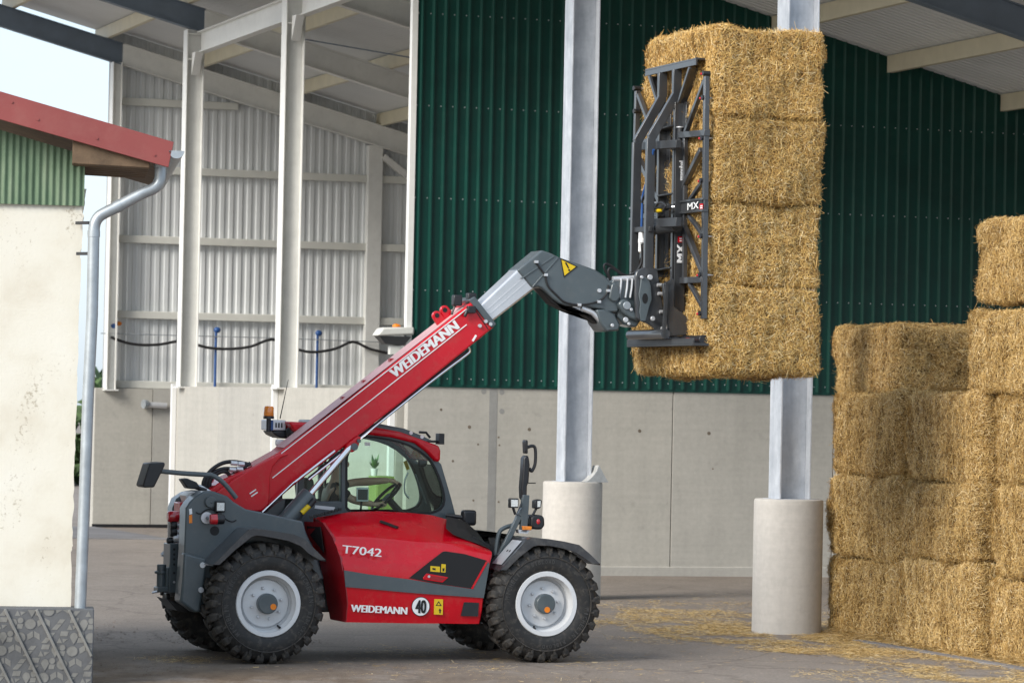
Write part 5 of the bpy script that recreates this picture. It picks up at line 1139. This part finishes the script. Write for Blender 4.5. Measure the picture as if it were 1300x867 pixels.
# near swing arm
AX = -.075
def arm(prefix, mirror):
    par = empty('x', (0,0,0)) if False else None
    def Qm(px, py):
        p = Q(px,py,AX)
        return V(p.x, -p.y, p.z) if mirror else p
    def ab(name, p, q, w=.05, h=.06):
        m = MB(); m.bar(Qm(*p),Qm(*q),w,h,(1,0,0)); return m
    rail = ab('arm_rail',(897,97),(893.5,405),.06,.06); ro = gbuild(rail, 'arm_rail', bevel=.006)
    for p,q,w in (((895,103),(870,170),.05),((864,172),(898,169),.07),((891,190),(858,257),.06),((858,262),(893.5,348),.06),((893,230),(876,254),.045),((875,274),(895,301),.045),((861,356.5),(893.5,355),.07),((876,360),(893,391),.045),((870,170),(869,356),.05)):
        m = ab('arm_brace',p,q,w,w); gbuild(m, 'arm_brace', parent=ro, bevel=.005)
    a = Qm(857,257.5); b = Qm(897,267); m = MB(); m.box(a.x-.03,a.x-.015,min(a.y,b.y),max(a.y,b.y),b.z-.0,a.z-.01); m.box(a.x-.05,a.x+.02,min(a.y,b.y),max(a.y,b.y),a.z-.015,a.z+.01); m.box(a.x-.05,a.x+.02,min(a.y,b.y),max(a.y,b.y),b.z-.015,b.z+.01); gbuild(m, 'arm_plate', parent=ro, bevel=.003)
    if not mirror:
        c0 = Q(873.5,267,AX-.035); c1 = Q(887.5,264.5,AX-.035)
        tm = text_mb('MX', c0, c1, .075, V(-1,0,0), .006, bold=.08); gbuild(tm, 'lettering', 'whitetext', ro, recalc=False)
        a = Q(888.5,259,AX-.037); b = Q(892.5,265.5,AX-.037); m = MB(); m.box(a.x-.004,a.x,b.y,a.y,b.z,a.z); gbuild(m, 'red_mark', 'red', ro)
        for y in (261,263.5): 
            a = Q(889.3,y,AX-.042); b = Q(891.8,y+1.2,AX-.042); m = MB(); m.box(a.x-.003,a.x,b.y,a.y,b.z,a.z); gbuild(m, 'mark_line', 'whitetext', ro)
    for x,y in ((897.5,93.5),(896,124.5),(895,175.5),(894,229.5),(894,300),(892.5,349),(892.5,398)):
        p = Qm(x,y); m = MB(); m.tube([p+V(-.05,0,0),p+V(.04,0,0)],.028,10); gbuild(m, 'spike_nut', 'plastic', ro)
        m = MB(); m.tube([p+V(-.035,.035 if not mirror else -.035,-.005),p+V(-.055,.05 if not mirror else -.05,-.005)],.014,8); gbuild(m, 'red_cap', 'lampred' if not mirror else 'plastic', ro)
        m = MB(); m.tube([p+V(.04,0,0),p+V(.12,0,.0)],[.014,.003],8); gbuild(m, 'spike', 'steelpale', ro)
    for y in (171,263,357):
        p = Qm(863.5,y); m = MB(); m.tube([p+V(0,0,-.075),p+V(0,0,.075)],.032,12); gbuild(m, 'hinge_barrel', 'darkgrey', ro); 
        for dz in (-.085,.075): m = MB(); m.disc(p+V(0,0,dz),(0,0,1),.045,.012,14); gbuild(m, 'hinge_washer', 'steelpale', ro)
    return ro
arm('near', False); arm('far', True)
# lettered side plate of the near upright channel, facing the yard
latc = UR+1.15-.16
def ML(x, y): return M(x,y,latc)-goff
m = MB(); q_ = [ML(x,y) for x,y in ((857.5,188),(870.5,188),(869,395),(856,395))]; m.prism(q_,[v+V(0,.02,0) for v in q_]); lp = gbuild(m, 'lettered_channel', 'darkgrey', bevel=.004)
tm = text_mb('manubal', ML(867.5,229), ML(868,205), .055, NEAR, .004, bold=.06); gbuild(tm, 'lettering', 'whitetext', lp, recalc=False)
tm = text_mb('MX', ML(868.5,333), ML(868.7,311), .088, NEAR, .004, bold=.08); gbuild(tm, 'lettering', 'whitetext', lp, recalc=False)
m = MB(); q_ = [ML(x,y)+V(0,-.004,0) for x,y in ((860.5,300.5),(868.8,300.5),(868.8,308),(860.5,308))]; m.prism(q_,[v+V(0,.003,0) for v in q_]); gbuild(m, 'red_mark', 'red', lp)
for k in (0,1):
    m = MB(); q_ = [ML(x,y+3*k)+V(0,-.006,0) for x,y in ((862.5,302.2),(867,302.2),(867,303.6),(862.5,303.6))]; m.prism(q_,[v+V(0,.002,0) for v in q_]); gbuild(m, 'mark_line', 'whitetext', lp)
# coupler plates: traced in the machine's side plane
def gplate(name, pts, l0, l1, mat='grabgrey', **kw):
    a = [M(x,y,l0)-goff for x,y in pts]; m = MB(); m.prism(a,[p+V(0,l1-l0,0) for p in a]); return gbuild(m, name, mat, **kw)
CP = [(806.5,352),(808,346),(811,342.5),(815.5,340.3),(820,339.5),(833.5,341),(835.5,345),(836.5,351),(842,389),(848,430.5),(842,431.5),(835,423.5),(830.5,416),(822,410.5),(815,408),(808,404),(806.5,380)]
for l0 in (.86,1.40): gplate('coupler_plate', CP, l0, l0+.05, bevel=.012)
gplate('coupler_link', [(814,352),(816,351),(824,354),(826.5,362),(828,380),(824,392),(820,408),(814,408),(812,396),(813,384),(811,374),(813,362)], .835, .86, 'grey', bevel=.008)
for x,y,rx,rz in ((819,379,.034,.058),):
    c = M(x,y,.833)-goff; m = MB(); pp_ = [c+V(rx*math.cos(a),0,rz*math.sin(a)) for a in [2*math.pi*k/20 for k in range(20)]]; m.prism(pp_,[p+V(0,.004,0) for p in pp_]); gbuild(m, 'link_hole', 'blackmat')
for x,y,r in ((824.5,352,.03),(814,352,.018),(828,404.5,.026)):
    c = M(x,y,.833)-goff; m = MB(); m.disc(c,(0,-1,0),r,.03,16); gbuild(m, 'coupler_pin', 'steelpale', bevel=.004)
gplate('back_plate', [(841.7,360.5),(856,354),(855.5,389),(868,399),(880,408.5),(889,410),(889.7,424),(850,427)], .62, .68, 'grabgrey', bevel=.008)
gplate('back_plate', [(841.7,360.5),(856,354),(855.5,389),(868,399),(880,408.5),(889,410),(889.7,424),(850,427)], 1.60, 1.66, 'grabgrey', bevel=.008)
m = MB(); a = M(842,428,.62)-goff; b = M(846,358,.62)-goff; m.bar(a+V(-.0,-.01,0),b+V(0,-.01,0),.05,.03); gbuild(m, 'bolt_rail', 'darkgrey')
for y in (362,373,396,417,428):
    p = M(838+(y-362)*.09,y,.83)-goff; m = MB(); m.tube([p+V(-.035,0,0),p+V(.03,0,0)],.02,8); gbuild(m, 'rail_bolt', 'steelpale')
m = MB(); a = M(801,425,1.0)-goff; b = M(835,423,.9)-goff; pa = Q(845,424,-.30); pb = Q(800,426.5,-.30); m.tube([pa,V(pa.x,pb.y,pa.z)],.055,16); gbuild(m, 'lower_tube', 'grabgrey')
p0 = M(806,440,.68)-goff; p1 = M(899,437,.30)-goff
m = MB(); pa = Q(897,437.5,-.06); pb = Q(812,441,-.06); m.box(pa.x-.16,pa.x+.03,pa.y,pb.y,pa.z-.015,pa.z+.015); m.box(pa.x-.16,pa.x-.14,pa.y,pb.y,pa.z-.0,pa.z+.07); gbuild(m, 'lower_shelf', 'darkgrey', bevel=.005)
for k, (x,y) in enumerate(((800,432),(828,433),(838,432),(853,432))):
    p = Q(x+6,y+2,-.16); m = MB(); m.tube([p,p+V(-.06,0,0)],.022,10); gbuild(m, 'shelf_bolt', 'plastic')
q = M(880,431.5,.30)-goff; m = MB(); pa = Q(893.5,431.5,-.05); pb = Q(845,433.5,-.05); m.tube([pa,V(pa.x,pb.y,pa.z)],.055,18); gbuild(m, 'lower_tine_tube', 'plastic', bevel=.006)
p = Q(876.5,431,-.12); m = MB(); m.tube([p,p+V(-.05,0,0)],.018,8); gbuild(m, 'red_cap', 'lampred')
# hoses on the clamp
for path in (((830,190),(822,225),(816,250),(815,275),(814,300)),((826,235),(819,247),(815.5,256),(815,275)),((833,262),(836,258),(842,258),(845,262),(842,268))):
    m = MB(); m.tube(resample([Q(x,y,-.38) for x,y in path],4),.014,8); gbuild(m, 'hydraulic_hose', 'cable' if path[0][0] != 830 else 'bluepaint')
p = Q(814,302,-.4); m = MB(); m.tube([p+V(0,0,.06),p+V(0,0,-.16)],.03,10); m.box(p.x-.03,p.x+.03,p.y-.1,p.y+.02,p.z-.06,p.z-.01); gbuild(m, 'hose_coupling', 'whitetext', bevel=.006)

# ================================================================== STRAW BALES
def make_bale_mesh(seed, LX, LY, LZ, grooves, bands, density, mat, RR=26.0):
    """LX x LY x LZ box, origin at the bottom centre; grooves: heights of the twine; bands: flake bulges along y"""
    r = np.random.default_rng(seed)
    K = r.normal(size=(16,3))*np.array([3.2,3.2,4.2]); K[10:] *= 3.0; PHs = r.uniform(0,6.28,16); AM = np.r_[np.full(10,.010),np.full(6,.008)]
    half = np.array([LX/2,LY/2,LZ/2])
    def surf(p):       # p on the box surface (n,3) centred; returns displaced point
        q = p/half; rr = RR
        nrm = (np.abs(q)**rr).sum(1)**(1/rr); q = q/nrm[:,None]; pos = q*half
        n = np.sign(q)*np.abs(q)**(rr-1)/half; n /= np.linalg.norm(n,axis=1)[:,None]
        d = (np.sin(pos@K.T+PHs)*AM).sum(1)
        side = 1-np.abs(n[:,2])
        for gzv, dep, wd in grooves: d -= dep*side*np.exp(-((pos[:,2]+LZ/2-gzv*LZ-.012*np.sin(pos[:,1]*4+pos[:,0]*3+seed))/wd)**2)
        u = pos[:,1]*np.abs(n[:,0])+pos[:,0]*np.abs(n[:,1])
        d += bands*side*np.abs(np.sin(u*math.pi/.19+np.sin(pos[:,2]*5+seed)*.5))
        d += .006*side*(1-(2*pos[:,2]/LZ)**2)
        return pos+n*d[:,None], n
    nb = 22; vs_, fs_ = [], []
    g = np.linspace(-1,1,nb+1); base = 0
    for ax in range(3):
        for sg in (-1,1):
            A, B_ = np.meshgrid(g,g,indexing='ij'); p = np.zeros((A.size,3)); p[:,ax] = sg; p[:,(ax+1)%3] = A.ravel(); p[:,(ax+2)%3] = B_.ravel()
            pos, n = surf(p*half); vs_.append(pos-n*.012)
            idx = np.arange(A.size).reshape(nb+1,nb+1)+base; f = np.stack([idx[:-1,:-1],idx[1:,:-1],idx[1:,1:],idx[:-1,1:]],-1).reshape(-1,4)
            if sg < 0: f = f[:,::-1]
            fs_.append(f); base += A.size
    Vb = np.concatenate(vs_); Vb[:,2] += LZ/2; Fb = np.concatenate(fs_)
    me = bpy.data.meshes.new('straw_bale'); me.from_pydata(Vb.tolist(), [], Fb.tolist()); me.update()
    for p in me.polygons: p.use_smooth = True
    me.materials.append(MATS['strawbody'])
    # strands
    areas = np.array([LY*LZ,LY*LZ,LX*LZ,LX*LZ,LX*LY*.35,LX*LY*.35]); cnt = (areas*density).astype(int); P = []
    for k,(ax,sg) in enumerate(((0,-1),(0,1),(1,-1),(1,1),(2,-1),(2,1))):
        p = r.uniform(-1,1,(cnt[k],3)); p[:,ax] = sg
        if ax == 2:    # top and bottom: denser towards the rim
            e = r.random(cnt[k]) < .6; j = r.integers(0,2,cnt[k]); s_ = np.sign(r.uniform(-1,1,cnt[k])); w_ = 1-.25*r.random(cnt[k])**1.5
            p[e&(j==0),0] = (s_*w_)[e&(j==0)]; p[e&(j==1),1] = (s_*w_)[e&(j==1)]
        P.append(p*half)
    P = np.concatenate(P); pos, n = surf(P); m_ = len(P)
    t1 = np.cross(n, r.normal(size=(m_,3))); t1 /= np.linalg.norm(t1,axis=1)[:,None]
    # strands follow the pressed layers a little: more upright on the sides
    bias = np.zeros((m_,3)); bias[:,2] = np.sign(r.normal(size=m_))*.55; t1 = t1+bias-n*(bias*n).sum(1)[:,None]; t1 /= np.linalg.norm(t1,axis=1)[:,None]
    out = np.clip(r.normal(.10,.16,m_),-.12,.8); wild = r.random(m_) < .02; out[wild] = r.uniform(.3,1.2,wild.sum())
    d = t1+n*out[:,None]; d /= np.linalg.norm(d,axis=1)[:,None]
    ln = r.gamma(2.4,.0125,m_)+.018; ln = np.clip(ln,.02,.13); wd = r.uniform(.0013,.0029,m_)
    sd = np.cross(d, n+r.normal(size=(m_,3))*.6); sd /= np.linalg.norm(sd,axis=1)[:,None]
    bend = r.normal(size=(m_,3))*.12; st = pos+n*r.uniform(-.012,.012,m_)[:,None]
    p0 = st; p1 = st+d*(ln*.5)[:,None]; p2 = st+(d+bend-n*.12)*ln[:,None]
    W = sd*wd[:,None]
    vv = np.stack([p0-W,p0+W,p2+W*.7,p2-W*.7],1).reshape(-1,3); vv[:,2] += LZ/2; ff = np.arange(m_*4).reshape(-1,4)
    ms = bpy.data.meshes.new('straw'); ms.vertices.add(len(vv)); ms.vertices.foreach_set('co', vv.ravel().astype(np.float32))
    ms.loops.add(ff.size); ms.loops.foreach_set('vertex_index', ff.ravel().astype(np.int32)); ms.polygons.add(len(ff)); ms.polygons.foreach_set('loop_start', (np.arange(len(ff))*4).astype(np.int32)); ms.update(calc_edges=True); ms.validate()
    ms.materials.append(MATS[mat]); return me, ms
def place_bale(meshes, p, rz, label, group, flip=0):
    o = bpy.data.objects.new('straw_bale', meshes[0]); COL.objects.link(o); o.location = p; o.rotation_euler = (flip[0] if isinstance(flip,tuple) else 0, flip[1] if isinstance(flip,tuple) else 0, rz)
    s = bpy.data.objects.new('straw', meshes[1]); COL.objects.link(s); s.parent = o; s['kind'] = 'stuff'
    tag(o, label, 'straw bale', group); return o
# bales held by the clamp: 1.28 along the machine, 2.25 across
BLX, BLY = M(1041,250,.03).x-XB, 2.22
zs = [M(960,y,.03).z for y in (474,365,259,150,35)]
held = [make_bale_mesh(11+k, BLX, BLY, (zs[k+1]-zs[k])+.005, [(0.0,.04,.022),(1.0,.04,.022)], .032, 11500, 'straw') for k in range(4)]
hl_ = ['lowest of the four straw bales gripped by the clamp', 'second bale from the bottom of the four straw bales in the clamp', 'third bale from the bottom of the four straw bales in the clamp', 'topmost of the four straw bales gripped by the clamp']
for k in range(4):
    c = V(XB+BLX/2+(.0,.02,.03,.02)[k], .03+BLY/2+(.0,.03,-.01,-.01)[k], zs[k]); w_ = MO+MA*c.x+MBv*c.y+V(0,0,c.z)
    place_bale(held[k], w_, TH+R_((.4,-.5,.3,-.4)[k]), hl_[k], 'bales held by the clamp')
# stacked bales: 1.25 deep, 2.2 long along the column row, about 1 m high
SZ = 1.0
stk = [make_bale_mesh(31+k, 1.25, 2.05, SZ+.0, [(.0,.055,.03),(1.0,.055,.03),(.28+.07*k,.035,.016),(.52+.04*k,.025,.013),(.72-.03*k,.04,.016)], .014, 11000, 'straw_aged', 14.0) for k in range(3)]
SF = .70
n_ = 0; ords = ['bottom layer', 'middle layer', 'top layer']; places = ['beside the round pedestal', 'one bale along from the pedestal', 'two bales along from the pedestal']
hts = ((.97,1.01,1.02),(1.06,.90,1.05),(.93,1.05,1.03))
for col_ in range(3):
    zc = 0
    for lay in range(3):
        t_c = -15.55-1.1-col_*2.23; js = random.uniform(-.04,.04)+(-.05 if col_ == 1 else .02); jt = random.uniform(-.03,.03); p = bw(SF+.625+js, t_c+jt, zc+max(gz(bw(SF,t_c).y),-.02))
        o = place_bale(stk[(n_*2+lay)%3], p, PHI+(math.pi if (n_*7)%2 else 0)+R_(random.uniform(-1.5,1.5)), 'straw bale in the %s of the stack, %s' % (ords[lay], places[col_]), 'bales in the stack'); o.scale = (1,1,hts[col_][lay]); zc += hts[col_][lay]*SZ; n_ += 1
# second row behind, and bales on top
for col_ in range(2):
    p = bw(SF+.625+1.3, -16.65-2.22*col_, 2*SZ); place_bale(stk[col_], p, PHI+R_(2), 'straw bale of the rear row, %s' % ('under the single bale on top' if col_ == 0 else 'under the tall pair on top'), 'bales in the stack')
c0 = Ws(1066,497,SF+.12)
p = bw(SF+.65+.63, Ws(1142,450,SF+.65).y+1.05, 3*SZ-.01); place_bale(stk[1], p, PHI+R_(-2)+math.pi, 'single straw bale lying on the stack with its shaded end facing the yard', 'bales on top of the stack').scale = (1,1,.86)
tU = Ws(1226,400,SF).y
for lay in range(2):
    p = bw(SF+.625+.02*lay, tU-1.1-.02*lay, 3*SZ+lay*SZ*1.02); place_bale(stk[2 if lay else 0], p, PHI+R_(1-2*lay), ['lower straw bale of the tall pair on top of the stack', 'upper straw bale of the tall pair, highest on the stack'][lay], 'bales on top of the stack').scale = (1,1,.96)

# ================================================================== LOOSE STRAW ON THE YARD
def strands(name, pts, lmin, lmax, wd, mat, lift=.02):
    m_ = len(pts); a = rng.uniform(0,6.283,m_); tl = np.clip(rng.normal(0,.12,m_),-.3,.3); d = np.stack([np.cos(a),np.sin(a),tl],1); ln = rng.uniform(lmin,lmax,m_)
    sd = np.stack([-np.sin(a),np.cos(a),rng.normal(0,.3,m_)],1); W = sd*(wd*rng.uniform(.6,1.3,m_))[:,None]; st = pts.copy(); st[:,2] += rng.uniform(.003,lift,m_); e = st+d*ln[:,None]; st[:,2] = np.maximum(st[:,2],pts[:,2]+.004); e[:,2] = np.maximum(e[:,2], pts[:,2]+.004)
    vv = np.stack([st-W,st+W,e+W,e-W],1).reshape(-1,3); ff = np.arange(m_*4).reshape(-1,4)
    me = bpy.data.meshes.new(name); me.from_pydata(vv.tolist(), [], ff.tolist()); me.update(); me.materials.append(MATS[mat]); o = bpy.data.objects.new(name, me); COL.objects.link(o); return o
pts = []
def patch(px, py, rx, ry, n, power=.6):
    c = G(px,py); ex = (G(px+rx,py)-c).length; ey = abs(G(px,py-ry).y-c.y)
    for _ in range(n*2):
        a = random.uniform(0,6.283); r_ = random.random()**power
        x = c.x+ex*r_*math.cos(a); y = c.y+ey*r_*math.sin(a)
        w = noise.noise(V(x*1.3,y*.8,0))+.5*noise.noise(V(x*4,y*2.2,3))
        if w > random.uniform(-.35,.30): pts.append((x,y,gz(y)))
for a_ in ((880,790,140,18,9000),(960,806,130,12,9000),(1040,818,130,12,10000),(1090,812,60,8,5000),(1190,835,120,12,6000),(1240,857,90,10,6000),(820,792,80,22,2500),(1130,800,90,14,4000),(900,775,150,16,3000),(1000,790,200,40,2500,.8),(700,840,300,35,700,.9),(330,845,170,5,900),(560,825,220,10,500),(260,838,90,4,500),(640,850,200,20,500,.9),(1120,855,120,14,1500),(1060,826,70,8,4000),(1275,840,60,8,3000)): patch(*a_)
for k in range(14000):       # drift along the foot of the stack
    t_ = -15.5-6.6*random.random(); off_ = abs(random.gauss(0,.16)); p_ = bw(SF-.02-off_, t_); 
    if noise.noise(V(t_*1.5,off_*3,5)) > random.uniform(-.6,.25): pts.append((p_.x,p_.y,gz(p_.y)+max(0,.10-off_*.5)*random.random()))
tag(strands('straw_litter', np.array(pts), .02,.10,.0015,'straw_loose'), 'loose golden straw scattered over the yard', 'straw litter', kind='stuff')

# clods and grit on the yard
gm = MB(); r3 = random.Random(5)
def clod(x, y, r_):
    b_ = len(gm.v); ph = r3.uniform(0,6.28); z0 = gz(y)-.002
    ring = [(x+r_*r3.uniform(.7,1.2)*math.cos(ph+k*1.2566), y+r_*1.2*r3.uniform(.7,1.2)*math.sin(ph+k*1.2566), z0) for k in range(5)]
    gm.add(ring+[(x+r3.uniform(-.3,.3)*r_, y, z0+r_*r3.uniform(.4,.9))], [(k,(k+1)%5,5) for k in range(5)])
for (px_,py_,rx_,ry_,n_c,rm) in ((260,812,150,8,700,.022),(170,845,80,16,420,.02),(330,830,200,7,500,.018),(140,800,40,14,120,.025),(600,800,350,40,900,.012),(950,840,350,25,500,.010),(450,852,350,14,700,.013)):
    c_ = G(px_,py_); ex = (G(px_+rx_,py_)-c_).length; ey = abs(G(px_,py_-ry_).y-c_.y)
    for _ in range(n_c):
        a_ = r3.uniform(0,6.283); q_ = r3.random()**.6; x = c_.x+ex*q_*math.cos(a_); y = c_.y+ey*q_*math.sin(a_)
        if noise.noise(V(x*1.1,y*.7,9)) > r3.uniform(-.5,.3): clod(x, y, rm*r3.uniform(.3,1.0))
gm_o = gm.build('grit', 'yard', flat=True, recalc=False); tag(gm_o, 'small clods and grit lying on the yard', 'grit', kind='stuff')
